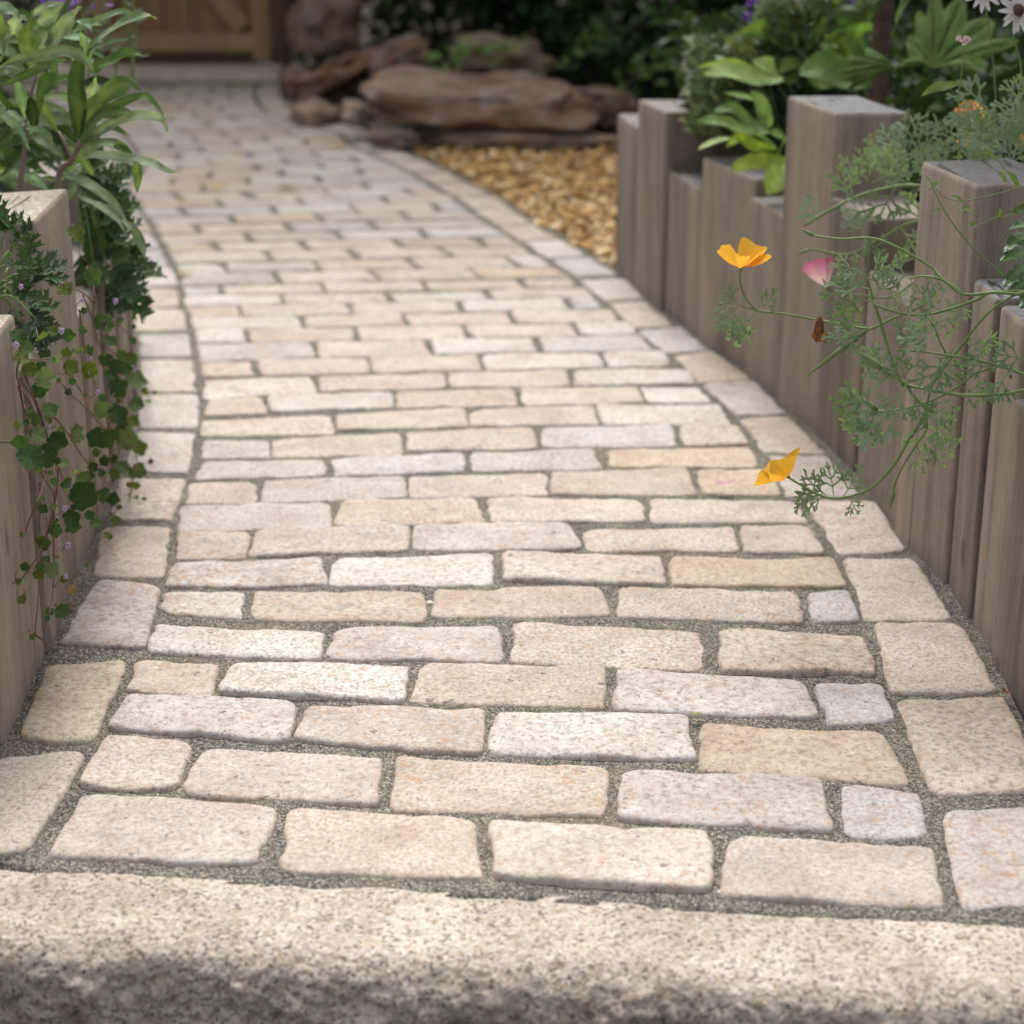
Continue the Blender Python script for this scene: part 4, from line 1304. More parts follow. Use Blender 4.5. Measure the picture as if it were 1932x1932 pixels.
LEAVES = [
 ([(840,560),(900,420),(1050,310),(1220,210),(1400,150),(1510,180)], 130, GREY, (2.45,2.38), {}),
 ([(840,560),(900,470),(1030,420),(1250,378)], 85, GREY, (2.45,2.40), {}),
 ([(850,700),(930,650),(1080,580),(1250,510),(1400,545)], 125, GREEN, (2.46,2.42), {}),
 ([(480,480),(600,300),(720,150),(785,65)], 165, PALEG, (2.46,2.40), {}),
 ([(300,640),(280,470),(275,290),(325,95)], 165, GREEN, (2.44,2.42), {}),
 ([(0,650),(200,570),(420,530),(600,490),(770,540),(880,640),(905,730)], 115, GREY, (2.40,2.36), {}),
 ([(0,830),(280,710),(480,620),(640,570)], 80, GREEN, (2.39,2.36), {}),
 ([(775,1340),(755,1100),(745,850),(760,650),(795,440)], 175, (0.055,0.095,0.04), (2.43,2.40), {'fold':0.5}),
 ([(790,1390),(870,1110),(1000,960),(1130,850),(1270,820),(1365,890)], 190, GREEN, (2.43,2.40), {'lobes':2}),
 ([(830,1300),(1050,1060),(1250,960),(1400,930),(1510,1010),(1585,1130)], 85, GREEN, (2.42,2.37), {}),
 ([(795,1380),(880,1230),(1000,1110),(1160,1080),(1310,1110)], 170, GREEN, (2.42,2.38), {'lobes':1.5}),
 ([(800,1390),(960,1270),(1180,1150),(1400,1120),(1570,1155),(1605,1270)], 115, PALEG, (2.42,2.36), {}),
 ([(850,1350),(1080,1240),(1270,1320)], 60, GREEN, (2.42,2.38), {}),
 ([(780,1500),(950,1390),(1150,1410),(1300,1500)], 120, GREY, (2.43,2.40), {}),
 ([(760,1540),(980,1500),(1230,1530),(1450,1570),(1600,1640),(1700,1660)], 100, PALEG, (2.42,2.34), {}),
 ([(1310,1560),(1330,1680),(1325,1870)], 95, GREEN, (2.37,2.37), {}),
 ([(1100,1400),(1200,1450),(1300,1510)], 80, GREEN, (2.41,2.40), {}),
 ([(630,1700),(800,1750),(960,1850),(1110,1980),(1250,2190)], 110, GREY, (2.43,2.36), {}),
 ([(760,1890),(960,1990),(1130,2110),(1250,2320)], 90, GREY, (2.46,2.40), {}),
 ([(1180,2120),(1300,2230),(1380,2390),(1400,2520)], 85, GREY, (2.42,2.38), {}),
 ([(370,1010),(430,850),(560,770),(710,760)], 180, (0.085,0.14,0.04), (2.45,2.42), {}),
 ([(0,1040),(80,1150),(200,1260),(295,1480)], 85, GREY, (2.36,2.32), {}),
 ([(250,1240),(400,1270),(480,1340),(515,1425)], 75, GREY, (2.42,2.40), {}),
 ([(350,960),(450,1080),(560,1270)], 95, GREEN, (2.44,2.45), {}),
 ([(10,600),(60,460),(105,300)], 135, GREEN, (2.40,2.38), {}),
 ([(0,420),(20,260),(10,130)], 110, GREEN, (2.40,2.38), {}),
 ([(-40,20),(90,100),(200,180)], 120, GREY, (2.42,2.40), {}),
 ([(310,160),(450,60),(620,30)], 75, PALEG, (2.48,2.46), {}),
 ([(370,230),(480,160),(610,50)], 130, PALEG, (2.50,2.48), {}),
 ([(430,540),(430,400),(465,290)], 120, PALEG, (2.49,2.47), {}),
 ([(680,320),(850,230),(1005,245)], 90, GREY, (2.47,2.44), {}),
 ([(740,200),(840,230),(890,310)], 60, PALEG, (2.44,2.42), {}),
 ([(880,210),(1050,150),(1200,115),(1340,160)], 75, GREY, (2.46,2.44), {}),
 ([(850,600),(830,450),(770,290)], 95, GREY, (2.45,2.43), {}),
 ([(850,1020),(910,870),(930,740)], 115, PALEG, (2.47,2.46), {}),
 ([(150,770),(215,950),(245,1160)], 105, GREY, (2.46,2.48), {}),
 ([(280,940),(320,1100),(330,1250)], 140, DEEP, (2.47,2.48), {}),
 ([(120,330),(160,230),(240,150)], 130, PALEG, (2.52,2.50), {}),
 ([(-20,720),(90,690),(260,760)], 90, GREY, (2.48,2.48), {}),
 ([(560,640),(520,700),(480,820)], 120, GREEN, (2.48,2.5), {}),
]
for pts, w, col, D, kw in LEAVES:
    traced(big, tr(pts), D, w * 0.1953, 'leaf', jit(col, rl, 0.12), rl, nseg=18, wave=0.13, **kw)
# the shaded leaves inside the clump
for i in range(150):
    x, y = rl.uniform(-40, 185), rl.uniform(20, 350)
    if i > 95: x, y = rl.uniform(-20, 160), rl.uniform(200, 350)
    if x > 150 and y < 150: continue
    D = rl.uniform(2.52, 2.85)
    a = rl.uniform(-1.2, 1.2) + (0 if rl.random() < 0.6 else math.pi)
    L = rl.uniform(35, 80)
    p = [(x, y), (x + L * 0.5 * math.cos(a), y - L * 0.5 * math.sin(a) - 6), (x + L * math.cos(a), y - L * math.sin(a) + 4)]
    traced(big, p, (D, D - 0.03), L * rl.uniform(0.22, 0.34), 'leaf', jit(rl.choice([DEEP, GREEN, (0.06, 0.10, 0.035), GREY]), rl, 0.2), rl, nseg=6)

# leafy stems with blue-violet flowers behind it
bl = thing('flowering_plant', at(120, 250, 3.0), 'blue-violet flowers at the top left behind the grey-green leaves', 'flowers')
for i in range(26):
    x, y = rl.uniform(70, 260), rl.uniform(-15, 30)
    if i % 3: x, y = rl.gauss(130, 26), rl.gauss(10, 12)
    p = at(x, y, 3.0 + rl.uniform(-.05, .1))
    d_ = Vector((rl.gauss(0, 1), rl.gauss(-0.4, .6), rl.gauss(0.4, .6))).normalized()
    L = pxlen(rl.uniform(14, 24), p)
    add_leaf(bl, [p, p + d_ * L * .5, p + d_ * L], L * 0.4, UPCAM, 'violet', (1, 1, 1), name='petal', profile='oval', nseg=4)
for i in range(16):
    x = rl.uniform(60, 280)
    v, f = tube([at(x + rl.uniform(-20, 20), 170, 3.05), at(x, 60, 3.03), at(x + rl.uniform(-15, 15), -20, 3.0)], 0.002, 0.0012, 8, 5)
    build('stem', v, f, M['stem_green'], bl)
    for j in range(5):
        y = rl.uniform(-10, 120)
        p = at(x + rl.uniform(-6, 6), y, 3.03)
        L = pxlen(rl.uniform(18, 34), p)
        d_ = Vector((rl.choice([-1, 1]) * rl.uniform(.4, 1), rl.gauss(-.2, .4), rl.uniform(-.2, .6))).normalized()
        add_leaf(bl, [p, p + d_ * L * .5, p + d_ * L], L * 0.22, UPCAM, 'leaf', jit((0.10, 0.14, 0.10), rl, .2), nseg=5)

# ------------------------------------------------------------------ spiny dark plants
def spiny_mesh(name, rnd, lobes=4):
    """deeply cut leaf of pointed lobes along +X, unit length, slightly cupped"""
    V, Fc, Cc = [], [], []
    def tri_lobe(b0, b1, tip, mid, bend):
        k = len(V)
        m0, m1 = (b0 + tip) / 2 + (b0 - mid) * 0.10, (b1 + tip) / 2 + (b1 - mid) * 0.10
        rib = (b0 + b1) / 2
        V.extend([b0, b1, m1, tip, m0, rib + Vector((0, 0, -0.02)), (rib + tip) / 2 + Vector((0, 0, -0.025))])
        Fc.extend([(k, k + 5, k + 6, k + 4), (k + 5, k + 1, k + 2, k + 6), (k + 4, k + 6, k + 3), (k + 6, k + 2, k + 3)])
        Cc.extend([(0, 0, 0, 1), (0, 0, 0, 1), (0, 0, 0, 1), (1, 1, 0, 1), (0, 0, 0, 1), (0.8, 0, 0, 1), (0.8, 0, 0, 1)])
    xs = np.linspace(0.18, 0.78, lobes)
    for i, x in enumerate(xs):
        for s in (-1, 1):
            w = 0.16
            L = 0.42 * math.sin(math.pi * (0.25 + 0.6 * i / lobes)) * rnd.uniform(0.8, 1.15)
            ang = R(rnd.uniform(38, 60))
            b0, b1 = Vector((x - w * 0.7, s * 0.02, 0)), Vector((x + w * 0.7, s * 0.02, 0))
            tip = Vector((x + L * math.cos(ang), s * (0.02 + L * math.sin(ang)), 0.05 + rnd.uniform(-0.06, 0.14)))
            if s < 0: b0, b1 = b1, b0
            tri_lobe(b0, b1, tip, (b0 + b1) / 2, 0)
            # a tooth on each lobe
            t0, t1 = b0.lerp(tip, 0.45), b0.lerp(tip, 0.7)
            side = (tip - (b0 + b1) / 2).cross(Vector((0, 0, 1))).normalized() * (0.10 * rnd.uniform(.7, 1.2))
            if (t0 + side - (b0 + b1) / 2).length < (t0 - side - (b0 + b1) / 2).length: side = -side
            tri_lobe(t0, t1, (t0 + t1) / 2 + side + (tip - t0) * 0.25, (t0 + t1) / 2, 0)
    tri_lobe(Vector((0.70, -0.07, 0)), Vector((0.70, 0.07, 0)), Vector((1.0, 0, 0.02)), Vector((0.7, 0, 0)), 0)
    k = len(V)
    V.extend([Vector((0, -0.012, 0)), Vector((0, 0.012, 0)), Vector((0.75, 0.05, -0.01)), Vector((0.75, -0.05, -0.01))])
    Fc.append((k, k + 3, k + 2, k + 1))
    Cc.extend([(1, 0, 0, 1)] * 4)
    for v in V:
        v.z += -0.22 * v.x * v.x + 0.25 * abs(v.y) ** 1.3
    me = bpy.data.meshes.new(name)
    me.from_pydata([tuple(v) for v in V], [], Fc)
    me.materials.append(M['gloss'])
    a = me.attributes.new('mid', 'FLOAT_COLOR', 'POINT')
    a.data.foreach_set('color', np.array(Cc, dtype=float).ravel())
    me.update()
    return me
SPINY = [spiny_mesh('spiny_leaf', random.Random(i), 4) for i in range(5)]
def orient(d_, up):
    d_ = Vector(d_).normalized()
    s = Vector(up).cross(d_).normalized()
    u = d_.cross(s)
    return Matrix((d_, s, u)).transposed()
def spiny_plant(label, base_px, D, spots, size_px, seed, col):
    rg = random.Random(seed)
    b = at(*base_px, D)
    root = thing('spiny_plant', b, label, 'plant')
    for x, y, a in spots:
        p = at(x, y, D + rg.uniform(-0.05, 0.05))
        v, f = tube([b + Vector((rg.gauss(0, .01), rg.gauss(0, .01), 0)), (b + p) / 2 + Vector((0, 0, 0.012)), p], 0.0016, 0.001, 8, 5)
        build('stalk', v, f, M['stem_green'], root)
        n_ = rg.choice([2, 3, 4])
        for j in range(n_):
            aa = a + rg.gauss(0, 0.5)
            d_ = Vector((math.cos(aa), rg.gauss(-0.25, 0.4), math.sin(aa)))
            L = pxlen(size_px * rg.uniform(0.7, 1.2), p)
            place('leaf', rg.choice(SPINY), root, p, orient(d_, UPCAM + Vector((rg.gauss(0, .4), rg.gauss(0, .2), rg.gauss(0, .3)))), L, jit(col, rg, .2))
    return root
SPC = (0.055, 0.105, 0.042)
spiny_plant('dark glossy spiny-leaved plant at the left edge in front of the tall pale-topped post', (-12, 560), 2.04,
            [(8, 440, 1.2), (35, 455, 0.6), (10, 500, 0.9), (40, 500, 0.1), (25, 540, -0.2), (55, 545, 0.3), (50, 580, -0.3), (20, 580, -0.9), (45, 610, -1.0), (65, 600, -0.7), (5, 620, -1.3), (20, 470, 1.0), (5, 540, 2.0), (60, 520, 0.2), (30, 560, -0.5)], 62, 5, SPC)
spiny_plant('dark spiny-leaved plant hanging down behind the tall pale-topped left post', (150, 330), 2.60,
            [(160, 345, -0.3), (185, 360, 0.2), (170, 390, -0.6), (200, 400, -0.1), (180, 430, -0.4), (215, 440, 0.1), (190, 470, -0.8), (222, 480, -0.3), (205, 510, -0.9), (240, 505, 0.3), (248, 530, -0.2), (230, 545, -1.2), (175, 320, 0.4), (205, 350, 0.5), (165, 420, -1.4), (175, 490, -1.2), (160, 370, 0), (195, 385, -.4), (160, 455, -.9), (210, 530, -.5), (170, 345, .6), (190, 335, .4), (225, 515, 0.0), (155, 400, 0), (150, 440, -.5), (150, 480, -.8), (165, 520, -1.), (185, 545, -1.1), (200, 440, -.6), (200, 470, .2), (185, 400, .3), (150, 350, -.4), (215, 400, .2), (165, 560, -1.2)], 62, 6, (0.068, 0.125, 0.05))

# ------------------------------------------------------------------ trailing vines
def on_left_face(x, y, off):
    """where the sight line meets the face of the left posts, off metres in front of it"""
    lo, hi = 1.6, 4.0
    g_ = lambda D: at(x, y, D).x - (lx(D) + off)
    # x of the sight line falls with distance faster than the face does
    for _ in range(50):
        m = (lo + hi) / 2
        if g_(m) > 0: lo = m
        else: hi = m
    return at(x, y, (lo + hi) / 2)

def ivy_mesh(name, rnd, nl=5):
    """rounded five-lobed leaf with its foot at the origin, pointing along +X"""
    rim, C = [], Vector((0.42, 0, 0))
    N = 40
    for i in range(N + 1):
        th = -math.pi * 0.93 + 2 * math.pi * 0.93 * i / N
        r = 0.44 * (1 + 0.10 * math.cos(th * nl * 0.98)) * (1.0 + 0.10 * math.cos(th)) * rnd.uniform(0.97, 1.03)
        rim.append(C + Vector((r * math.cos(th), 1.08 * r * math.sin(th), 0.05 * rnd.uniform(-1, 1) - 0.16 * math.cos(th * 2) * r)))
    rim = [Vector((0, 0, 0))] + rim
    V, Fc, Cc = [C + Vector((0, 0, -0.03))], [], [(1, 0, 0, 1)]
    n = len(rim)
    V += [C.lerp(p, 0.55) + Vector((0, 0, -0.02)) for p in rim] + rim
    Cc += [(0.15, 0, 0, 1)] * n + [(0, 1, 0, 1)] * n
    for i in range(n):
        j = (i + 1) % n
        Fc.append((0, 1 + i, 1 + j))
        Fc.append((1 + i, 1 + n + i, 1 + n + j, 1 + j))
    me = bpy.data.meshes.new(name)
    me.from_pydata([tuple(v) for v in V], [], Fc)
    me.materials.append(M['thin'])
    a = me.attributes.new('mid', 'FLOAT_COLOR', 'POINT')
    a.data.foreach_set('color', np.array(Cc, dtype=float).ravel())
    me.polygons.foreach_set('use_smooth', [True] * len(me.polygons))
    me.update()
    return me
IVY = [ivy_mesh('vine_leaf', random.Random(40 + i), 5) for i in range(4)]

def petal_flower(parent, p, axis, r, mats, n, seed, rise=0.5, wid=0.8, name='petal', base_r=0.0, prof='oval', col=(1, 1, 1)):
    rg = random.Random(seed)
    ax, s, u = frame(axis)
    for k in range(n):
        a = 2 * math.pi * k / n + rg.uniform(-.15, .15)
        o_ = (s * math.cos(a) + u * math.sin(a))
        L = r * rg.uniform(0.88, 1.12)
        c = [p + o_ * base_r, p + o_ * (L * 0.55) + ax * (rise * L * 0.75), p + o_ * L + ax * (rise * L)]
        add_leaf(parent, c, L * wid, ax, mats, col, name=name, profile=prof, nseg=6, fold=0.12, wave=0.05, seed=rg.uniform(0, 9))

VK = dict(k=0.3125, ox=0.0, oy=603.8)
V1 = thing('trailing_vine', on_left_face(60, 640, 0.01), 'trailing vine with small lobed leaves hanging down the near left posts', 'vine')
V2 = thing('trailing_vine', on_left_face(170, 600, 0.01), 'trailing vine hanging farther back, behind the spiny foliage on the left', 'vine')
STEMS1 = [
 [(110,380),(180,500),(240,620),(290,740),(340,860),(350,960),(330,1080),(290,1240),(240,1390),(180,1500),(110,1580),(75,1590)],
 [(120,350),(200,470),(260,640),(320,800),(350,930),(330,1130),(300,1250),(250,1420),(170,1530)],
 [(150,330),(230,520),(300,760),(330,1000),(322,1300),(328,1500),(318,1640),(300,1760),(262,1880)],
 [(240,870),(290,800),(280,920),(230,1090),(180,1200),(140,1320),(120,1380)],
 [(230,880),(270,960),(330,1080),(285,1290),(265,1400),(240,1560),(225,1750),(212,1900)],
 [(270,560),(330,590),(400,670),(470,780),(540,880),(620,960),(690,1005),(740,1018),(785,1020)],
 [(340,340),(420,440),(520,530),(610,630),(700,710),(800,760),(915,752)],
 [(170,240),(350,230),(520,222),(680,205),(770,175)],
 [(120,210),(200,160),(300,90),(360,60)],
 [(290,760),(350,880),(400,1030),(450,1180)],
 [(110,400),(150,540),(190,640),(180,700)],
 [(0,735),(100,740),(210,742)],
 [(212,1900),(260,1935),(330,1990),(390,2010),(415,2000)],
 [(330,1000),(370,965),(410,990)], [(120,230),(100,330),(130,420),(160,560),(240,640)],
 [(240,980),(245,1100),(238,1265)], [(322,1420),(370,1368)], [(318,1620),(380,1555)],
 [(180,440),(300,330),(480,340)], [(190,1510),(150,1640),(125,1710)],
]
STEMS2 = [
 [(560,-260),(570,-120),(560,20),(580,140),(600,300),(590,440)], [(500,-150),(560,0),(600,150),(690,330),(680,470),(650,560)],
 [(370,-220),(520,-150),(620,-30),(720,30),(800,110),(870,150),(950,152)], [(390,270),(470,400),(540,520),(560,560)],
 [(620,150),(700,210),(760,330),(780,470),(770,600),(780,740)], [(640,330),(700,480),(650,640),(660,800),(640,940),(560,1150),(500,1195)],
 [(690,500),(760,650),(820,800),(830,950),(800,1130),(795,1260)], [(780,870),(800,960),(775,1120)], [(870,380),(920,480),(1000,548)], [(880,378),(960,370),(1035,355)],
 [(830,870),(900,890),(975,895)], [(700,1130),(660,1310)], [(770,470),(700,600),(720,760),(690,900),(620,1100),(520,1280)],
 [(560,60),(540,200),(570,380),(640,500)], [(650,-40),(640,100),(600,250)], [(480,-60),(500,100),(520,260),(540,330)], [(740,250),(700,400),(720,560),(760,640)],
]
for T, VV, off in ((STEMS1, V1, 0.012), (STEMS2, V2, 0.02)):
    for i, c in enumerate(T):
        o_ = off + 0.006 * (i % 4)
        P = [on_left_face(x, y, o_ + 0.012 * math.sin(j * 1.7 + i)) for j, (x, y) in enumerate(tr(c, **VK))]
        v, f = tube(P, 0.0011, 0.0006, max(16, 4 * len(P)), 5)
        build('stem', v, f, M['stem_red'], VV)
VLEAVES = [  # x, y, size, angle of the blade, tone
 (150,180,120,0.2,'m'),(250,100,90,0.9,'l'),(270,210,90,-0.6,'m'),(130,230,110,-0.2,'l'),(180,300,110,-0.1,'l'),(250,290,90,2.0,'d'),(270,350,140,0.15,'p'),(240,420,120,-1.3,'d'),
 (300,540,110,-0.7,'m'),(290,600,60,-1.0,'l'),(215,610,70,1.7,'d'),(220,690,130,-0.4,'p'),(345,730,140,-0.2,'d'),(185,830,190,-0.7,'d'),(270,820,160,-1.0,'d'),(120,740,110,-1.9,'d'),
 (465,665,80,0.3,'p'),(465,705,90,-0.2,'p'),(380,865,80,-0.2,'p'),(450,920,60,1.0,'p'),(500,960,110,-0.3,'p'),(500,1060,190,-0.5,'d'),(540,950,80,0.4,'d'),(430,1200,130,-0.9,'d'),(440,1250,100,-1.4,'m'),
 (240,1080,60,-0.4,'m'),(258,1140,70,-0.5,'d'),(335,1270,90,-0.3,'m'),(335,1215,50,1.0,'d'),(260,1345,100,0.1,'m'),(275,1445,60,-0.3,'d'),(310,1510,110,-0.6,'p'),(150,1490,60,1.4,'d'),(230,1535,80,-0.5,'l'),
 (130,1295,40,1.0,'m'),(370,1755,100,-0.5,'m'),(110,1578,40,0.2,'l'),(195,1915,40,-1.2,'m'),(100,640,60,1.6,'l'),(430,285,110,-0.6,'l'),(400,200,70,1.3,'l'),(110,100,120,-0.9,'d'),(320,65,80,-0.4,'l'),(410,90,90,-1.4,'m'),
 (390,-190,110,-0.6,'l'),(180,545,50,0.3,'m'),(310,650,60,0.4,'d'),(555,860,40,0.5,'l')]
VLEAVES2 = [
 (460,-520,130,-0.9,'l'),(720,-390,130,-0.4,'p'),(560,-260,130,-0.9,'m'),(540,-310,60,-1.2,'l'),(800,-180,120,0.6,'p'),(610,10,110,0.3,'m'),(660,45,80,0.5,'m'),(665,125,90,-0.5,'m'),(540,300,110,-0.5,'l'),
 (640,240,100,-0.8,'d'),(700,280,100,-0.9,'d'),(780,240,120,-0.7,'l'),(820,365,140,-0.1,'p'),(710,410,140,-0.9,'d'),(820,510,110,-0.1,'m'),(620,540,120,-0.7,'p'),(710,570,140,-0.8,'d'),(590,710,150,-0.8,'d'),(640,720,120,-1.0,'d'),
 (760,715,150,0.0,'p'),(840,770,110,-1.0,'l'),(800,610,90,-0.4,'l'),(720,660,60,0,'l'),(580,800,60,0.4,'m'),(630,850,70,0.1,'d'),(690,840,60,0.6,'d'),(740,890,100,-0.4,'m'),(690,930,80,-0.8,'l'),(840,910,100,-0.3,'m'),
 (870,860,80,-0.2,'m'),(910,855,40,0.4,'d'),(975,888,40,0.2,'l'),(615,1060,90,0,'m'),(680,1080,90,-0.2,'d'),(720,1130,40,0,'m'),(575,1225,80,0,'m'),(870,1090,45,0,'m'),(965,512,40,0,'d'),(480,185,60,0.5,'p'),(540,180,70,0.4,'m'),
 (560,890,70,-0.5,'d'),(760,300,90,0.2,'d'),(670,330,90,-0.3,'d'),(730,220,90,0.9,'m'),(610,920,60,-1.1,'d'),(810,40,30,0.7,'d'),(800,930,60,-1,'m'),(520,1480,30,0,'m'),(670,1170,30,0.2,'d')]
TONE = dict(d=(0.055, 0.108, 0.038), m=(0.10, 0.17, 0.065), l=(0.135, 0.18, 0.045), p=(0.20, 0.275, 0.13))
for T, VV, off in ((VLEAVES, V1, 0.028), (VLEAVES2, V2, 0.035)):
    for x, y, s, a, tone in T:
        (px_, py_), = tr([(x, y)], **VK)
        c = on_left_face(px_, py_, off + rl.uniform(-0.01, 0.02))
        L = pxlen(s * 0.3125, c)
        d_ = Vector((math.cos(a), rl.gauss(-0.1, 0.25), math.sin(a))).normalized()
        p = c - d_ * L * 0.45
        hint = Vector((0.45, -0.75, 0.55)) + Vector((rl.gauss(0, .3), rl.gauss(0, .2), rl.gauss(0, .3)))
        place('leaf', rl.choice(IVY), VV, p, orient(d_, hint), L, jit(TONE[tone], rl, .12))
        q = on_left_face(px_ + rl.uniform(-14, 6), py_ - rl.uniform(4, 22), off - 0.014)
        v, f = tube([q, (p + q) / 2 + Vector((0, 0, 0.003)), p], 0.0006, 0.0006, 6, 4)
        build('leaf_stalk', v, f, M['stem_red'], VV)
for VV, T, off in ((V1, STEMS1, 0.026), (V2, STEMS2, 0.034)):
    for i in range(34):
        c_ = tr(rl.choice(T), **VK)
        k_ = rl.randrange(len(c_) - 1)
        t_ = rl.random()
        px_, py_ = c_[k_][0] + (c_[k_ + 1][0] - c_[k_][0]) * t_ + rl.gauss(0, 5), c_[k_][1] + (c_[k_ + 1][1] - c_[k_][1]) * t_ + rl.gauss(0, 5)
        c = on_left_face(px_, py_, off + rl.uniform(-0.008, 0.02))
        L = pxlen(rl.uniform(9, 22), c)
        a = rl.uniform(-1.6, 0.8)
        d_ = Vector((math.cos(a), rl.gauss(-0.1, 0.4), math.sin(a))).normalized()
        place('leaf', rl.choice(IVY), VV, c - d_ * L * 0.4, orient(d_, Vector((0.45, -0.75, 0.55)) + Vector((rl.gauss(0, .5), rl.gauss(0, .4), rl.gauss(0, .5)))), L, jit(TONE[rl.choice('mmlpdl')], rl, .15))
for VV, spots in ((V1, [(365,65,50),(95,150,45),(385,1140,45),(405,1360,50),(390,1550,40)]), (V2, [(490,-120,40),(690,-115,45),(585,435,40),(800,290,45),(545,235,30),(120,-200,40)])):
    for x, y, s in spots:
        (px_, py_), = tr([(x, y)], **VK)
        p = on_left_face(px_, py_, 0.045)
        r = pxlen(s * 0.3125, p) * 0.5
        petal_flower(VV, p, Vector((0.7, -0.5, 0.1)), r, 'lilac', 5, int(x), rise=0.5, wid=0.7)
        v, f = tube([on_left_face(px_ - 12, py_ + 12, 0.02), p], 0.0005, 0.0005, 4, 4)
        build('flower_stalk', v, f, M['stem_red'], VV)

# ground cover that fills the left bed between the big plants
def filler(label, fn, n, size, col, seed, base):
    root = thing('ground_cover', base, label, 'plants')
    V, Fc, Cc = foliage(n, fn, size, seed, col, 0.5)
    o = build('foliage', V, Fc, M['shrub'], root)
    set_point_color(o, Cc); o["kind"] = "stuff"
filler('low dark green foliage filling the left bed behind the posts', lambda r: (lambda D: (Vector((lx(D) - 0.16 - r.random() ** 1.3 * 0.9, D, 0.27 + 0.12 * r.random())), Vector((r.gauss(0, .3), -.3, .8)).normalized()))(r.uniform(2.25, 3.9)), 5200, 0.035, (0.03, 0.055, 0.02), 71, (-0.9, 2.9, 0.27))

# ================================================================== PLANTS RIGHT OF THE PATH
rp = random.Random(77)
def feather_mesh(name, rnd):
    """finely divided poppy leaf along +X, unit length; narrow lobes with rounded tips"""
    V, Fc = [], []
    def strip(a, b, c, w0, w1):
        """flat ribbon a-b-c"""
        P = smooth_path([a, b, c], 5)
        k = len(V)
        for i, p in enumerate(P):
            t = (P[min(i + 1, 4)] - P[max(i - 1, 0)]).normalized()
            s = Vector((-t.y, t.x, 0.15)).normalized()
            w = (w0 + (w1 - w0) * i / 4) * (1.0 if i < 4 else 0.55)
            V.extend([p - s * w, p + s * w])
        for i in range(4):
            Fc.append((k + 2 * i, k + 2 * i + 1, k + 2 * i + 3, k + 2 * i + 2))
    def lobe(p, ang, L, depth, lift):
        d_ = Vector((math.cos(ang), math.sin(ang), lift))
        e = p + d_ * L
        bend = Vector((-math.sin(ang), math.cos(ang), 0)) * L * rnd.uniform(-.10, .10)
        strip(p, p + d_ * L * 0.5 + bend, e, 0.018 if depth < 1 else 0.018, 0.030 if depth >= 1 else 0.018)
        if depth < 2:
            n = 3 if depth == 0 else (2 if rnd.random() < 0.15 else 0)
            for i in range(n):
                da = (i - (n - 1) / 2) * R(34 if depth else 40) + rnd.gauss(0, 0.10)
                lobe(e if i == n // 2 else p + d_ * L * rnd.uniform(0.72, 0.95), ang + da, L * rnd.uniform(0.6, 0.9), depth + 1, lift + rnd.gauss(0, .18))
    strip(Vector((0, 0, 0)), Vector((0.22, 0, 0.02)), Vector((0.46, 0, 0.02)), 0.014, 0.013)
    for x, a, L in ((0.22, 55, 0.22), (0.24, -55, 0.22), (0.38, 42, 0.19), (0.40, -44, 0.19), (0.46, 2, 0.20)):
        lobe(Vector((x, 0, 0.02)), R(a + rnd.gauss(0, 6)), L * rnd.uniform(.85, 1.15), 0, rnd.gauss(0, .15))
    for v in V:
        v.z += -0.20 * v.x * v.x
    me = bpy.data.meshes.new(name)
    me.from_pydata([tuple(v) for v in V], [], Fc)
    me.materials.append(M['feather'])
    a = me.attributes.new('mid', 'FLOAT_COLOR', 'POINT')
    a.data.foreach_set('color', np.tile([0.0, 0, 0, 1], (len(V), 1)).ravel())
    me.polygons.foreach_set('use_smooth', [True] * len(me.polygons))
    me.update()
    return me
FEATHER = [feather_mesh('feathery_leaf', random.Random(90 + i)) for i in range(6)]

FEC = [(0.21, 0.30, 0.20), (0.155, 0.245, 0.12), (0.25, 0.335, 0.235), (0.10, 0.165, 0.07)]
def feather(parent, x, y, D, size_px, ang, tone=None, tilt=0.35):
    """leaf whose foot stands at the surveyed point, blade running at ang on the picture"""
    p = at(x, y, D)
    d_ = Vector((math.cos(ang), rp.gauss(0, tilt), math.sin(ang)))
    up = Vector((rp.gauss(0, .35), -0.85, 0.55 + rp.gauss(0, .3)))
    place('leaf', rp.choice(FEATHER), parent, p, orient(d_, up), pxlen(size_px * 1.18, p), jit(FEC[rp.choice([0, 0, 1, 2]) if tone is None else tone], rp, .15))

def stem(parent, pts, D, r_px0, r_px1, mat='stem_green', name='stem'):
    n = len(pts)
    if not isinstance(D, (list, tuple)): D = (D, D)
    Dl_ = np.interp(np.linspace(0, 1, n), np.linspace(0, 1, len(D)), D)
    P = [at(x, y, Dl_[i]) for i, (x, y) in enumerate(pts)]
    v, f = tube(P, pxlen(r_px0 * 0.86, P[0]), pxlen(r_px1 * 0.86, P[-1]), max(12, 5 * n), 7)
    return build(name, v, f, M[mat], parent)

def pod(parent, pts, D, w_px, mat='pod', prof=((0, .25), (.12, .8), (.35, 1), (.7, .62), (1, .06)), name='seed_pod'):
    P = [at(x, y, D) for x, y in pts]
    w = pxlen(w_px, P[0]) / 2
    v, f = tube(P, 0, 0, 16, 8, radii=[(a, b * w) for a, b in prof])
    o = build(name, v, f, M[mat], parent)
    # the flared rim at its foot
    d_ = (P[1] - P[0]).normalized()
    v, f = tube([P[0] - d_ * w * 0.25, P[0] + d_ * w * 0.15], w * 0.5, w * 0.95, 4, 10)
    build('rim', v, f, M['stem_green'], o)
    return o

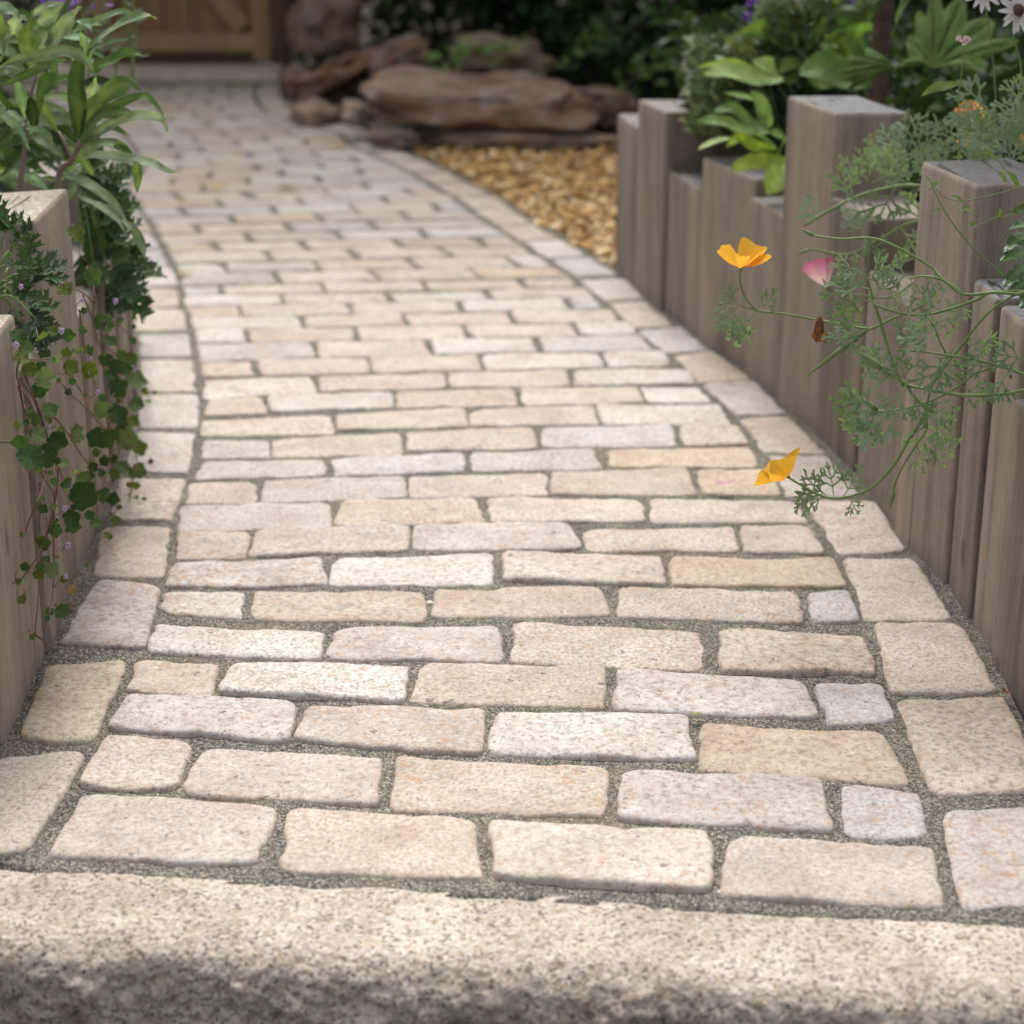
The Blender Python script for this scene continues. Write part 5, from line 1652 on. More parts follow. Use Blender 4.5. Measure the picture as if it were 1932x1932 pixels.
def petal_mesh(base, tip_pts, axis_hint, bow, seed, cols=19, rows=11):
    """broad fan petal from its foot to a rim given by points; bow lifts the middle outwards"""
    rim = smooth_path(tip_pts, cols)
    V, Fc, Cc = [], [], []
    ax = Vector(axis_hint).normalized()
    for j in range(rows):
        t = j / (rows - 1)
        for i in range(cols):
            u = i / (cols - 1)
            e = rim[i]
            p = base.lerp(e, t)
            L = (e - base).length
            p = p + ax * (bow * L * math.sin(math.pi * t) * (0.6 + 0.4 * math.sin(math.pi * u)))
            p = p + ax * (0.06 * L * t * t * math.sin(u * 9 + seed) + 0.05 * L * t ** 3 * n3(u * 16, seed, 3)) + (e - base).normalized() * (0.07 * L * t ** 3 * n3(u * 13, seed, 0))
            V.append(p); Cc.append((0, t, u, 1))
    for j in range(rows - 1):
        for i in range(cols - 1):
            a = j * cols + i
            Fc.append((a, a + 1, a + cols + 1, a + cols))
    return V, Fc, Cc
def petal(parent, base, tips, bow, mat, seed, hint=(0, -1, -0.3)):
    V, Fc, Cc = petal_mesh(base, tips, hint, bow, seed)
    o = build('petal', V, Fc, M[mat], parent)
    set_point_color(o, Cc, 'mid')
    return o

# ------------------------------------------------------------------ the orange poppy
PB = at(1975, 640, 2.0)
poppy = thing('poppy_plant', (0.62, 2.0, 0.30), 'orange poppy plant with feathery blue-green leaves sprawling over the right posts', 'plant')
stem(poppy, [(2010, 545), (1932, 549), (1876, 551), (1816, 555), (1778, 528), (1742, 521), (1716, 526)], (2.0, 1.98, 1.98, 2.0), 4.4, 1.8)
stem(poppy, [(1820, 555), (1778, 526), (1753, 501), (1683, 462), (1641, 449), (1587, 451), (1545, 446), (1536, 444)], (1.99, 2.04, 2.08), 3.6, 2.4)
pod(poppy, [(1536, 444), (1524, 439), (1509, 431)], 2.08, 9)
stem(poppy, [(1932, 556), (1870, 552), (1846, 564), (1796, 582), (1746, 594), (1706, 592), (1657, 578), (1647, 566)], (1.97, 1.99, 2.02), 3.8, 2.6)
stem(poppy, [(1647, 566), (1637, 522), (1633, 492)], 2.02, 2.6, 1.8)
pod(poppy, [(1633, 492), (1635, 470), (1637, 444)], 2.02, 13)
stem(poppy, [(1647, 566), (1662, 610), (1676, 660), (1690, 698), (1704, 729)], (2.02, 1.99), 3.4, 4.2)
stem(poppy, [(2000, 728), (1932, 736), (1896, 743), (1826, 746), (1766, 738), (1712, 727)], (1.90, 1.94, 1.99), 4.2, 3.6)
stem(poppy, [(1712, 727), (1692, 716), (1664, 695)], (1.99, 1.98), 3.2, 2.6)
pod(poppy, [(1663, 694), (1640, 680), (1619, 663)], 1.98, 18)
stem(poppy, [(1712, 729), (1722, 745), (1748, 773)], (1.99, 1.98), 3.6, 4.0)
stem(poppy, [(2000, 730), (1932, 706), (1886, 690), (1826, 676), (1786, 670), (1746, 664), (1690, 660)], (1.93, 1.97, 2.0), 4.0, 2.0)
stem(poppy, [(1706, 592), (1686, 600), (1650, 618), (1640, 621)], (2.03, 2.08), 2.8, 3.6)
stem(poppy, [(1640, 621), (1607, 616), (1577, 610), (1539, 603), (1477, 592), (1430, 587)], (2.08, 2.12, 2.14), 3.2, 2.6)
stem(poppy, [(1430, 587), (1414, 573), (1401, 550), (1396, 526), (1398, 506)], (2.14, 2.15), 2.6, 2.4)
stem(poppy, [(1430, 587), (1410, 581), (1391, 575)], 2.14, 1.8, 1.2)
stem(poppy, [(1640, 622), (1610, 636), (1578, 640), (1560, 636), (1552, 630)], (2.08, 2.10), 1.9, 1.5)
pod(poppy, [(1616, 640), (1575, 668), (1521, 710)], 2.09, 11, prof=((0, .7), (.1, .9), (.4, 1), (.8, .6), (1, .1)))
stem(poppy, [(1640, 620), (1628, 630), (1616, 640)], 2.09, 3.0, 2.8)
stem(poppy, [(1748, 773), (1736, 798), (1716, 826), (1690, 872), (1651, 915), (1612, 934), (1573, 940), (1544, 933), (1511, 915), (1486, 900)], (1.98, 1.98, 2.0), 4.0, 2.2)
stem(poppy, [(1935, 552), (1919, 554), (1876, 580), (1846, 610), (1816, 650), (1782, 692), (1758, 730), (1748, 773), (1748, 809), (1730, 838), (1708, 872), (1691, 906), (1686, 928)], (1.97, 1.98, 1.97, 1.98), 3.0, 2.0)
pod(poppy, [(1686, 930), (1682, 944), (1679, 960)], 1.98, 9)
stem(poppy, [(1885, 690), (1870, 694), (1836, 708), (1806, 730), (1766, 752), (1716, 769), (1666, 776), (1655, 772)], (1.96, 1.98, 2.0), 2.2, 2.4)
pod(poppy, [(1655, 772), (1642, 764), (1627, 754)], 2.0, 11)
stem(poppy, [(1786, 670), (1771, 640), (1760, 612), (1740, 592)], (1.99, 1.96), 2.2, 1.6)
# withered flower
p = at(1545, 616, 2.10)
wf = [p + Vector((v.x * 0.0052, v.y * 0.005, v.z * 0.0105)) * (1 + 0.7 * n3(v.x * 3, v.y * 3, v.z * 3)) for v in IC2[0]]
build('withered_flower', wf, IC2[1], M['dead'], poppy)
for i in range(6):
    q = p + Vector((rp.gauss(0, .003), rp.gauss(0, .003), -0.006))
    add_leaf(poppy, [q, q + Vector((rp.gauss(0, .004), 0, -0.006)), q + Vector((rp.gauss(0, .006), 0, -0.014))], 0.006, (0, -1, 0.2), 'dry', (0.30, 0.13, 0.05), name='withered_petal', nseg=4, wave=.2)
# upper flower: a wide cup seen from the side
fb = at(1399, 504, 2.15)
A = lambda x, y, dD: at(x, y, 2.15 + dD)
petal(poppy, fb, [A(1353, 473, .002), A(1362, 463, -.010), A(1377, 465, -.020), A(1388, 476, -.026), A(1404, 481, -.026), A(1416, 484, -.020)], 0.24, 'poppy', 1, (-0.15, -0.6, -0.75))
petal(poppy, fb, [A(1390, 478, .022), A(1396, 458, .026), A(1408, 450, .024), A(1424, 458, .014), A(1448, 467, -.004), A(1424, 488, -.018)], 0.14, 'poppy', 2, (0.35, -0.2, -0.9))
petal(poppy, fb, [A(1412, 494, -.012), A(1430, 484, -.012), A(1446, 477, -.002), A(1455, 485, .010), A(1440, 489, .020)], 0.14, 'poppy', 3, (0.4, -0.6, -0.6))
petal(poppy, fb, [A(1360, 464, .010), A(1372, 466, .024), A(1388, 476, .030)], 0.08, 'poppy', 4, (-0.6, 0.5, -0.5))
for i in range(9):
    a = i * 0.7
    v, f = tube([fb + Vector((0, 0, 0.006)), fb + Vector((0.004 * math.cos(a), 0.004 * math.sin(a), 0.011))], 0.0008, 0.0007, 4, 4)
    build('stamen', v, f, M['dead'], poppy)
v, f = tube([at(1398, 508, 2.15), at(1399, 504, 2.15), at(1399, 502, 2.15)], 0.0014, 0.0038, 6, 8)
build('receptacle', v, f, M['stem_green'], poppy)
# lower flower: leaning to the left, seen from behind and the side
gb = at(1486, 899, 2.0)
B_ = lambda x, y, dD: at(x, y, 2.0 + dD)
petal(poppy, gb, [B_(1452, 908, -.030), B_(1449, 886, -.034), B_(1457, 872, -.032), B_(1476, 865, -.026), B_(1501, 857, -.010)], 0.24, 'poppy', 6, (0.4, -0.9, -0.2))
petal(poppy, gb, [B_(1421, 915, -.012), B_(1431, 896, -.016), B_(1440, 887, -.012), B_(1455, 890, .0)], 0.08, 'poppy', 7, (0, -0.4, -0.9))
petal(poppy, gb, [B_(1466, 872, .020), B_(1483, 860, .024), B_(1495, 850, .020), B_(1509, 847, .010), B_(1500, 862, -.004)], 0.08, 'poppy', 8, (0.6, 0.6, 0.3))
petal(poppy, gb, [B_(1436, 890, .012), B_(1452, 872, .026), B_(1470, 866, .030)], 0.10, 'poppy', 9, (0, 1, 0.2))
v, f = tube([at(1490, 902, 2.0), at(1486, 899, 2.0), at(1484, 897, 2.0)], 0.0014, 0.0036, 6, 8)
build('receptacle', v, f, M['stem_green'], poppy)
# feathery leaves: foot x, y, distance, length, direction
FE = [
 (1392,575,2.14,44,2.4),(1388,577,2.14,40,3.3),(1396,584,2.13,58,-2.5),(1400,590,2.13,52,-2.1),(1425,590,2.13,62,-2.2),(1432,586,2.14,48,1.0),(1392,573,2.15,38,1.9),(1402,594,2.13,60,-1.75),
 (1645,560,2.02,80,2.55),(1640,545,2.02,76,2.9),(1642,568,2.02,92,3.0),(1648,572,2.02,80,-2.3),(1650,560,2.02,60,1.1),(1655,570,2.03,66,0.4),(1636,520,2.02,70,2.7),(1634,525,2.02,66,0.7),(1636,505,2.02,56,-2.6),
 (1638,619,2.08,70,2.6),(1640,622,2.08,74,3.25),(1632,624,2.08,56,-2.3),(1610,616,2.10,50,2.0),(1716,526,2.0,80,-2.0),(1718,526,2.0,70,-1.2),(1745,522,2.0,70,-2.2),(1742,522,2.0,56,-0.6),(1725,522,2.01,60,3.0),
 (1748,594,1.98,62,1.1),(1760,612,1.96,76,1.9),(1757,606,1.95,70,1.15),(1770,640,1.96,76,3.0),(1765,620,1.96,62,-2.7),(1786,670,1.97,88,2.6),(1790,672,1.98,80,-2.2),(1800,672,1.97,70,1.2),(1812,675,1.96,56,0.6),
 (1690,700,1.99,70,2.9),(1688,690,1.99,60,1.8),(1700,725,1.98,72,2.5),(1702,730,1.98,84,3.2),(1706,735,1.98,66,-2.3),(1712,728,1.98,60,1.9),(1716,722,1.97,52,1.2),(1720,742,1.97,64,-1.2),(1742,770,1.98,78,-2.6),
 (1748,780,1.97,92,-1.5),(1750,782,1.97,80,-0.8),(1745,790,1.97,72,-2.1),(1700,770,2.0,100,-2.6),(1690,774,2.0,80,-1.8),(1672,776,2.0,90,3.3),(1660,772,2.0,74,2.7),(1650,770,2.0,86,-2.7),(1668,780,2.0,90,-2.2),
 (1640,760,2.0,80,3.05),(1655,775,2.0,70,-2.0),(1796,735,1.97,70,-1.9),(1806,732,1.97,84,-1.4),(1812,728,1.97,60,-0.5),(1840,707,1.96,62,-2.5),(1870,694,1.96,56,3.0),(1838,640,1.97,64,-0.4),(1850,612,1.97,60,3.2),
 (1900,705,1.94,62,-2.2),(1932,690,1.94,80,2.3),(1940,680,1.95,70,2.9),(1730,838,1.98,70,-1.2),(1745,812,1.98,84,-1.4),(1750,830,1.98,62,-0.6),(1748,850,1.98,66,-1.9),(1573,938,2.0,66,1.7),(1560,936,2.0,62,2.4),
 (1590,938,2.0,60,1.0),(1550,932,2.0,58,-2.6),(1600,936,2.0,40,-1.0),(1566,938,2.0,44,2.9),(1545,934,2.0,40,-2.9),(1708,872,1.98,54,-0.9),(1668,690,2.0,56,2.6),(1680,660,2.0,70,0.5),(1740,664,1.99,72,2.2),(1756,664,1.98,74,-0.7),(1730,662,1.99,66,-2.4),
 (1815,556,1.99,56,-1.8),(1846,562,1.98,60,-2.6),(1800,582,1.98,70,-2.0),(1776,588,1.98,64,2.6),(1700,592,2.02,64,-1.4),(1690,594,2.03,60,1.6),(1720,594,2.01,60,0.8),
]
for i, (x, y, D, s, a) in enumerate(FE):
    if i % 5 in (1, 3) and x > 1640: continue
    feather(poppy, x, y, D, s * 1.14, a)

# ------------------------------------------------------------------ second poppy, pink, farther back
pk = thing('poppy_plant', (0.60, 2.45, 0.30), 'pink and cream poppy with feathery leaves behind the orange one', 'plant')
stem(pk, [(1800, 470), (1740, 520), (1680, 560), (1620, 556), (1590, 553), (1563, 545)], (2.42, 2.45, 2.46), 3.0, 1.8)
kb = at(1560, 541, 2.46)
K = lambda x, y, dD: at(x, y, 2.46 + dD)
petal(pk, kb, [K(1512, 511, -.01), K(1520, 496, -.03), K(1538, 489, -.036), K(1556, 492, -.030), K(1562, 508, -.02)], 0.16, 'pink', 11, (-0.4, -0.9, -0.3))
petal(pk, kb, [K(1553, 492, .02), K(1562, 486, .02), K(1574, 488, .0), K(1570, 512, -.015)], 0.10, 'pink', 12, (0.5, 0.5, 0))
petal(pk, kb, [K(1515, 508, .02), K(1530, 494, .034), K(1550, 490, .034)], 0.10, 'pink', 13, (0, 1, 0))
v, f = tube([at(1566, 548, 2.455), at(1560, 541, 2.45), at(1552, 527, 2.42)], 0.0035, 0.001, 8, 7)
build('receptacle', v, f, M['stem_green'], pk)
stem(pk, [(1517, 426), (1560, 400), (1620, 370), (1680, 354), (1720, 350), (1790, 356)], (2.50, 2.50, 2.45), 3.4, 4.2)
stem(pk, [(1530, 470), (1600, 480), (1660, 452), (1720, 420), (1800, 420)], (2.48, 2.45, 2.4), 2.6, 3.6)
pod(pk, [(1530, 470), (1512, 476), (1500, 482)], 2.48, 7)
stem(pk, [(1800, 460), (1752, 478), (1690, 500), (1650, 506)], (2.40, 2.44), 3, 2)
for x, y, D, s, a in [(1600,380,2.48,74,1.8),(1640,365,2.47,80,2.3),(1670,356,2.46,84,1.2),(1700,352,2.45,80,0.6),(1690,352,2.45,84,-2.2),(1720,350,2.44,90,-1.6),(1650,410,2.46,80,2.7),(1600,450,2.46,80,2.9),(1640,452,2.46,84,2.2),(1690,440,2.44,90,2.6),(1700,430,2.44,80,-0.9),(1740,420,2.42,80,-2.4),(1740,430,2.42,80,1.9),(1590,480,2.47,60,-2.6),(1620,480,2.46,66,0.4),(1680,500,2.44,84,-2.9),(1720,480,2.42,80,0.6),(1660,505,2.45,70,-2.2),(1560,400,2.49,60,2.8),(1610,372,2.48,64,-2.6),(1760,410,2.40,84,1.2),(1780,380,2.40,80,2.0),(1640,330,2.47,70,1.6),(1700,330,2.44,70,2.1)][::2]:
    feather(pk, x, y, D, s * 1.1, a)

# feathery plant at the upper right, with bud on a stalk
fp = thing('feathery_plant', at(1690, 330, 2.62), 'feathery-leaved plant with a pointed bud rising between the two tall right posts', 'plant')
stem(fp, [(1690, 340), (1688, 300), (1712, 250), (1711, 237)], 2.60, 1.8, 1.6)
pod(fp, [(1711, 236), (1712, 222), (1714, 204)], 2.60, 13)
stem(fp, [(1640, 352), (1638, 335), (1636, 320)], 2.55, 1.6, 1.4)
pod(fp, [(1636, 322), (1634, 305), (1632, 290)], 2.55, 11)
for x, y, s, a in [(1712,290,84,2.4),(1714,280,80,1.9),(1715,280,84,1.2),(1718,290,84,0.6),(1712,300,84,2.9),(1718,305,80,0.0),(1710,320,72,2.6),(1722,315,76,-0.5),(1700,320,64,2.2),(1716,330,80,0.9),(1705,300,70,3.3),(1730,300,70,0.3),(1640,340,70,2.5),(1645,345,70,0.5),(1660,345,76,1.2),(1690,345,80,1.7)]:
    feather(fp, x, y, 2.58 + rp.uniform(-.04, .04), s, a, 2)
fq = thing('feathery_plant', at(1900, 300, 2.45), 'feathery-leaved plant at the upper right edge behind the dark-topped post', 'plant')
for i in range(44):
    x, y = rp.uniform(1760, 1960), rp.uniform(215, 320)
    if x < 1840 and y < 270: continue
    if i > 30: x, y = rp.uniform(1850, 1950), rp.uniform(195, 260)
    feather(fq, x, y, 2.45 + rp.uniform(-.08, .10), rp.uniform(60, 90), rp.uniform(-0.2, 3.3), 2 if i % 2 else 0)
stem(fq, [(1905, 320), (1900, 260), (1910, 200)], 2.45, 2, 1.5)

# ------------------------------------------------------------------ wiry weed with green seed heads across the dark post
wd = thing('wiry_weed', at(1905, 528, 2.06), 'wiry green weed with tiny round seed heads arching over the dark-topped post', 'plant')
stem(wd, [(1905, 532), (1880, 508), (1836, 468), (1795, 418), (1770, 375), (1757, 345), (1746, 330)], (2.06, 2.08, 2.10), 2.6, 1.3)
stem(wd, [(1925, 352), (1880, 300), (1856, 275), (1826, 252)], (2.15, 2.2), 1.6, 1.0)
stem(wd, [(1766, 356), (1782, 372), (1817, 379), (1880, 366), (1928, 352), (1980, 340)], (2.10, 2.12), 1.0, 1.3)
stem(wd, [(1817, 379), (1800, 390), (1790, 396)], 2.11, 0.7, 0.6)
stem(wd, [(1826, 401), (1850, 408), (1877, 412), (1930, 400)], (2.10, 2.10), 0.8, 1.0)
stem(wd, [(1838, 424), (1860, 420), (1877, 412)], 2.10, 0.7, 0.7)
stem(wd, [(1902, 530), (1888, 505), (1884, 470), (1897, 440), (1925, 425)], (2.06, 2.05), 1.3, 1.0)
stem(wd, [(1854, 272), (1851, 250), (1852, 226)], 2.2, 0.8, 0.7)
for x, y, r in [(1762,352,12),(1768,398,8),(1821,396,9),(1835,427,11),(1826,250,14),(1849,225,12),(1808,296,9)]:
    p = at(x, y, 2.09 if y > 300 else 2.2)
    rr = pxlen(r, p)
    for k in range(16):
        d_ = Vector((rp.gauss(0, 1), rp.gauss(0, 1), rp.gauss(0.2, 1))).normalized()
        q = p + d_ * rr * 0.3
        add_leaf(wd, [q, q + d_ * rr * 0.4, q + d_ * rr * 0.7], rr * 0.42, UPCAM, 'thin', jit((0.17, 0.25, 0.08), rp, .2), name='seed_scale', profile='oval', nseg=3)
for pts, w in [([(1880,300),(1868,292),(1856,276)],9),([(1900,345),(1890,330),(1880,322)],8),([(1880,414),(1888,400),(1884,392)],7),([(1922,352),(1912,335),(1902,322)],10),([(1815,380),(1806,372),(1796,370)],7)]:
    traced(wd, pts, 2.10, w, 'thin', jit((0.16, 0.235, 0.07), rp), rp, nseg=6)
# toothed mint-like leaves at the right edge
mint = thing('crinkled_leaf_plant', at(1960, 520, 2.03), 'plant with crinkled dark green leaves at the right edge above the lowest posts', 'plant')
for pts, w in [([(1945,440),(1920,452),(1896,475)],26),([(1960,470),(1925,478),(1888,492)],30),([(1960,430),(1935,425),(1905,432)],22),([(1950,500),(1925,512),(1893,540)],28),([(1970,520),(1940,530),(1900,552)],30),([(1970,545),(1945,556),(1925,580)],24),([(1965,405),(1940,395),(1910,398)],24),([(1975,655),(1940,665),(1912,690)],30),([(1960,690),(1935,700),(1905,712)],24)]:
    traced(mint, pts, (2.04, 2.0), w, 'gloss', jit((0.055, 0.115, 0.035), rp), rp, nseg=12, wave=0.16, profile='oval', lobes=5)

# buckwheat-like stalk with a pinkish flower
bw = thing('pink_flowered_weed', at(1811, 290, 2.45), 'slender weed with arrow leaves and a tiny pinkish-white flower head, upper right', 'plant')
stem(bw, [(1811, 300), (1810, 240), (1808, 190), (1814, 140), (1818, 112), (1817, 92)], 2.38, 1.9, 1.2)
stem(bw, [(1808, 186), (1800, 176), (1793, 167)], 2.38, 1.0, 0.8)
traced(bw, [(1808, 158), (1785, 162), (1760, 168), (1737, 182)], 2.38, 18, 'thin', (0.155, 0.235, 0.085), rp)
traced(bw, [(1811, 108), (1832, 110), (1848, 122), (1862, 136)], 2.38, 18, 'thin', (0.135, 0.21, 0.075), rp)
for i in range(8):
    p = at(1817 + rp.gauss(0, 8), 75 + rp.gauss(0, 5), 2.38 + rp.gauss(0, .006))
    petal_flower(bw, p, Vector((rp.gauss(0, .5), -.6, .6)), pxlen(6, p), 'blush', 5, i, wid=0.9)

# white daisies
dz = thing('daisy_plant', at(1925, 200, 2.42), 'white daisy with a dark eye at the top right corner', 'flower')
stem(dz, [(1930, 210), (1925, 120), (1912, 70), (1914, 30)], 2.42, 2.0, 1.6)
dc = at(1921, 20, 2.42)
petal_flower(dz, dc, Vector((0.35, -0.85, 0.25)), pxlen(40, dc), 'daisy', 15, 5, rise=-0.12, wid=0.30, base_r=0.006, prof='strap')
build('eye', [dc + Vector((v.x, v.y * 0.6, v.z)) * pxlen(13, dc) * (1 + .2 * n3(v.x * 5, v.y * 5, v.z * 5)) for v in IC2[0]], IC2[1], M['eye'], dz)
d2 = thing('daisy_plant', at(1870, 200, 2.5), 'second white daisy, only its lower petals showing at the top edge', 'flower')
dc = at(1856, -14, 2.46)
stem(d2, [(1880, 210), (1872, 100), (1856, -10)], 2.47, 2.0, 1.6)
petal_flower(d2, dc, Vector((0.1, -0.85, 0.35)), pxlen(38, dc), 'daisy', 13, 8, rise=-0.15, wid=0.32, base_r=0.006, prof='strap')
build('eye', [dc + Vector((v.x, v.y * 0.6, v.z)) * pxlen(12, dc) for v in IC2[0]], IC2[1], M['eye'], d2)
# marigolds glimpsed behind
for i, (x, y, w, lab) in enumerate([(1830, 214, 30, 'ruffled orange marigold behind the weeds, upper one'), (1827, 272, 22, 'ruffled orange marigold just above the dark-topped post, lower one'), (1925, 272, 16, 'small orange marigold at the right edge')]):
    p = at(x, y, 2.72)
    mg = thing('marigold', p, lab, 'flower', 'marigolds in the right bed')
    for k in range(3):
        petal_flower(mg, p + Vector((0, 0, 0.004 * k)), Vector((0, -0.35, 0.9)), pxlen(w, p) * (1 - 0.25 * k), 'marigold', 12 - 2 * k, 10 * i + k, rise=0.1 + 0.25 * k, wid=0.5)
    stem(mg, [(x, y + 4), (x + 4, y + 30), (x + 3, y + 70)], 2.72, 2, 2)

# ------------------------------------------------------------------ broad-leaved plants of the right bed
HX = dict(k=0.1953, ox=1283.0, oy=0.0)
YG = (0.27, 0.36, 0.085)
PG = (0.29, 0.385, 0.17)
MG = (0.125, 0.20, 0.055)
BG = (0.10, 0.165, 0.05)
hb = at(1480, 300, 3.22)
hosta = thing('broad_leaf_plant', hb, 'low plant with smooth broad pale green leaves spilling between the right posts', 'plant')
for pts, w, col in [
 ([(870,1240),(680,1190),(500,1050),(330,1075)],120,(0.15,0.225,0.11)), ([(860,1270),(600,1260),(380,1170),(170,1170)],140,(0.165,0.25,0.11)),
 ([(930,1430),(760,1320),(620,1260),(480,1250)],150,(0.135,0.22,0.06)), ([(930,1440),(720,1400),(560,1330),(450,1420)],100,YG), ([(480,1330),(320,1375),(175,1445)],70,PG),
 ([(1030,1545),(800,1560),(620,1590),(495,1655)],150,YG), ([(1030,1570),(960,1690),(835,1870)],230,(0.31,0.39,0.10)), ([(870,1230),(790,1060),(690,880)],160,(0.12,0.19,0.085)),
 ([(850,1010),(650,940),(430,900)],75,(0.19,0.27,0.09)), ([(1030,1340),(950,1300),(865,1285)],100,(0.15,0.23,0.08)), ([(960,1480),(1000,1400),(1030,1330)],130,(0.10,0.17,0.04))]:
    traced(hosta, tr(pts, **HX), (3.20, 3.12), w * 0.215, 'thin', jit(tuple(v * 1.12 for v in col), rp, .08), rp, profile='oval', nseg=12, wave=0.05)
fat = thing('large_leaf_shrub', at(1560, 250, 3.5), 'shrub with very large fingered green leaves behind the tall grey-topped post', 'shrub')
for pts, w, col, D in [
 ([(990,760),(740,750),(450,690),(235,725)],150,PG,3.32), ([(930,740),(880,660),(700,600)],150,PG,3.36), ([(720,660),(460,600),(165,650)],60,YG,3.34),
 ([(1150,520),(1030,400),(850,280),(560,330)],170,MG,3.45), ([(1150,540),(1280,400),(1420,160)],130,MG,3.45), ([(1160,690),(1400,640),(1650,760),(1860,830)],240,BG,3.3),
 ([(1790,580),(1700,380),(1780,140)],290,BG,3.4), ([(1790,590),(1600,430),(1400,330)],180,BG,3.42), ([(1340,440),(1440,440),(1530,455)],50,PG,3.4), ([(1350,560),(1380,500),(1460,500)],60,PG,3.4),
 ([(1200,640),(1050,620),(960,700)],110,MG,3.4), ([(1150,520),(1100,420),(1130,340)],80,MG,3.44), ([(1780,640),(1650,620),(1560,650)],70,MG,3.36), ([(1500,760),(1350,800),(1180,700)],160,MG,3.36), ([(1300,420),(1480,280),(1640,200)],110,PG,3.5),
 ([(1120,700),(1060,780),(940,760)],90,BG,3.4), ([(1250,560),(1330,640),(1500,690)],160,MG,3.4)]:
    traced(fat, tr(pts, **HX), (D, D - 0.06), w * 0.235, 'thin', jit(tuple(v * 1.2 for v in col), rp, .08), rp, profile='oval', nseg=12, wave=0.05)
for a, b in [((1480, 310), (1440, 100)), ((1500, 220), (1460, 150)), ((1640, 300), (1630, 120)), ((1510, 200), (1470, 140))]:
    stem(fat, [a, ((a[0] + b[0]) / 2, (a[1] + b[1]) / 2 - 5), b], (3.5, 3.42), 3.0, 2.2)

def palmate(parent, base_px, D, tips, col, lobe_w, seed):
    """one large fingered leaf: lobes that run out from the foot of the blade, webbed together near it"""
    rg = random.Random(seed)
    b = at(*base_px, D)
    T = [at(x, y, D + dd) for x, y, dd in tips]
    V, Fc, Cc = [b], [], [(1, 0, 0, 1)]
    # rim runs tip - notch - tip; blade in three rings
    rim = []
    for i, t in enumerate(T):
        dv = t - b
        if i:
            m = (T[i - 1] + t) / 2
            notch = b.lerp(m, 0.80)
            rim.append((T[i - 1].lerp(notch, 0.35) + (m - b) * 0.06, 0)); rim.append((T[i - 1].lerp(notch, 0.72) + (m - b) * 0.03, 0))
            rim.append((notch, 0))
            rim.append((t.lerp(notch, 0.72) + (m - b) * 0.03, 0)); rim.append((t.lerp(notch, 0.35) + (m - b) * 0.06, 0))
        rim.append((t, 1))
    n = len(rim)
    for f_, lift in ((0.33, 0.012), (0.66, 0.014), (1.0, 0.0)):
        for p, rib in rim:
            q = b.lerp(p, f_) + Vector((0, -1, 0.4)).normalized() * (lift * (0.0 if rib else 0.55)) + Vector((0, 0, -0.012 * f_ * f_))
            V.append(q); Cc.append((0.18 if rib else 0.0, f_, 0, 1))
    for i in range(n - 1):
        Fc.append((0, 2 + i, 1 + i))
        for r in range(2):
            a = 1 + r * n + i
            Fc.append((a, a + 1, a + n + 1, a + n))
    o = build('leaf', V, Fc, M['leaf'], parent, color=jit(tuple(v * k for v, k in zip(col, (0.95, 0.95, 0.8))), rg, .06))
    set_point_color(o, Cc, 'mid')
palmate(fat, (1759, 128), 2.95, [(1700, 112, 0), (1712, 60, .05), (1730, 10, .08), (1762, -30, .10), (1815, -20, .08), (1872, 22, .03), (1925, 62, -.03), (1842, 118, -.06)], (0.085, 0.15, 0.042), 0.3, 1)
palmate(fat, (1720, -10), 3.1, [(1680, 60, -.05), (1690, 20, 0), (1700, -40, .05), (1760, -60, .05), (1790, 20, -.03)], (0.09, 0.155, 0.055), 0.3, 2)
palmate(fat, (1690, 128), 3.1, [(1600, 160, 0), (1580, 130, 0.02), (1600, 90, .04), (1640, 75, .05)], (0.08, 0.14, 0.04), 0.3, 3)
palmate(fat, (1900, 150), 3.05, [(1830, 180, 0), (1840, 140, 0), (1880, 110, 0.02), (1940, 100, 0), (1960, 150, 0)], (0.045, 0.085, 0.03), 0.3, 4)
palmate(fat, (1800, 215), 3.05, [(1700, 240, 0), (1720, 205, 0), (1760, 185, 0.02), (1850, 180, 0), (1880, 215, 0)], (0.04, 0.075, 0.028), 0.3, 6)
palmate(fat, (1640, 40), 3.2, [(1560, 60, 0), (1580, 10, 0), (1620, -20, 0.02), (1680, -30, 0)], (0.075, 0.13, 0.045), 0.3, 5)

# slim tree trunk
tk = thing('slim_tree', (at(1655, 120, 3.25).x, 3.25, 0.27), 'slim brown tree trunk rising out of the right bed among the large leaves', 'tree')
tb = Vector((at(1655, 120, 3.25).x, 3.25, 0.25))
v, f = tube([tb, tb + Vector((0.004, 0, 0.25)), tb + Vector((0.006, 0, 0.6)), tb + Vector((0.02, 0.03, 1.2)), tb + Vector((0.0, 0.05, 1.9))], 0.0185, 0.013, 24, 12)
v = [p + Vector((p.x - tb.x, p.y - tb.y, 0)).normalized() * 0.0012 * n3(p.x * 90, p.y * 90, p.z * 60) for p in v]
build('trunk', v, f, M['bark'], tk)
def fn_tree(r):
    d_ = Vector((r.gauss(0, 1), r.gauss(0, 1), r.gauss(0, 1))).normalized()
    return tb + Vector((0, 0.05, 2.05)) + Vector((d_.x * 0.42, d_.y * 0.42, d_.z * 0.36)) * (0.55 + 0.5 * r.random()), d_
V, Fc, Cc = foliage(900, fn_tree, 0.07, 55, (0.05, 0.09, 0.03), 0.4)
o = build('crown', V, Fc, M['shrub'], tk); set_point_color(o, Cc); o["kind"] = "stuff"
for a in range(5):
    an = a * 1.3
    v, f = tube([tb + Vector((0, 0.05, 1.6 + 0.06 * a)), tb + Vector((0.15 * math.cos(an), 0.05 + 0.15 * math.sin(an), 1.9)), tb + Vector((0.3 * math.cos(an), 0.05 + 0.3 * math.sin(an), 2.1))], 0.008, 0.003, 8, 6)
    build('branch', v, f, M['bark'], tk)

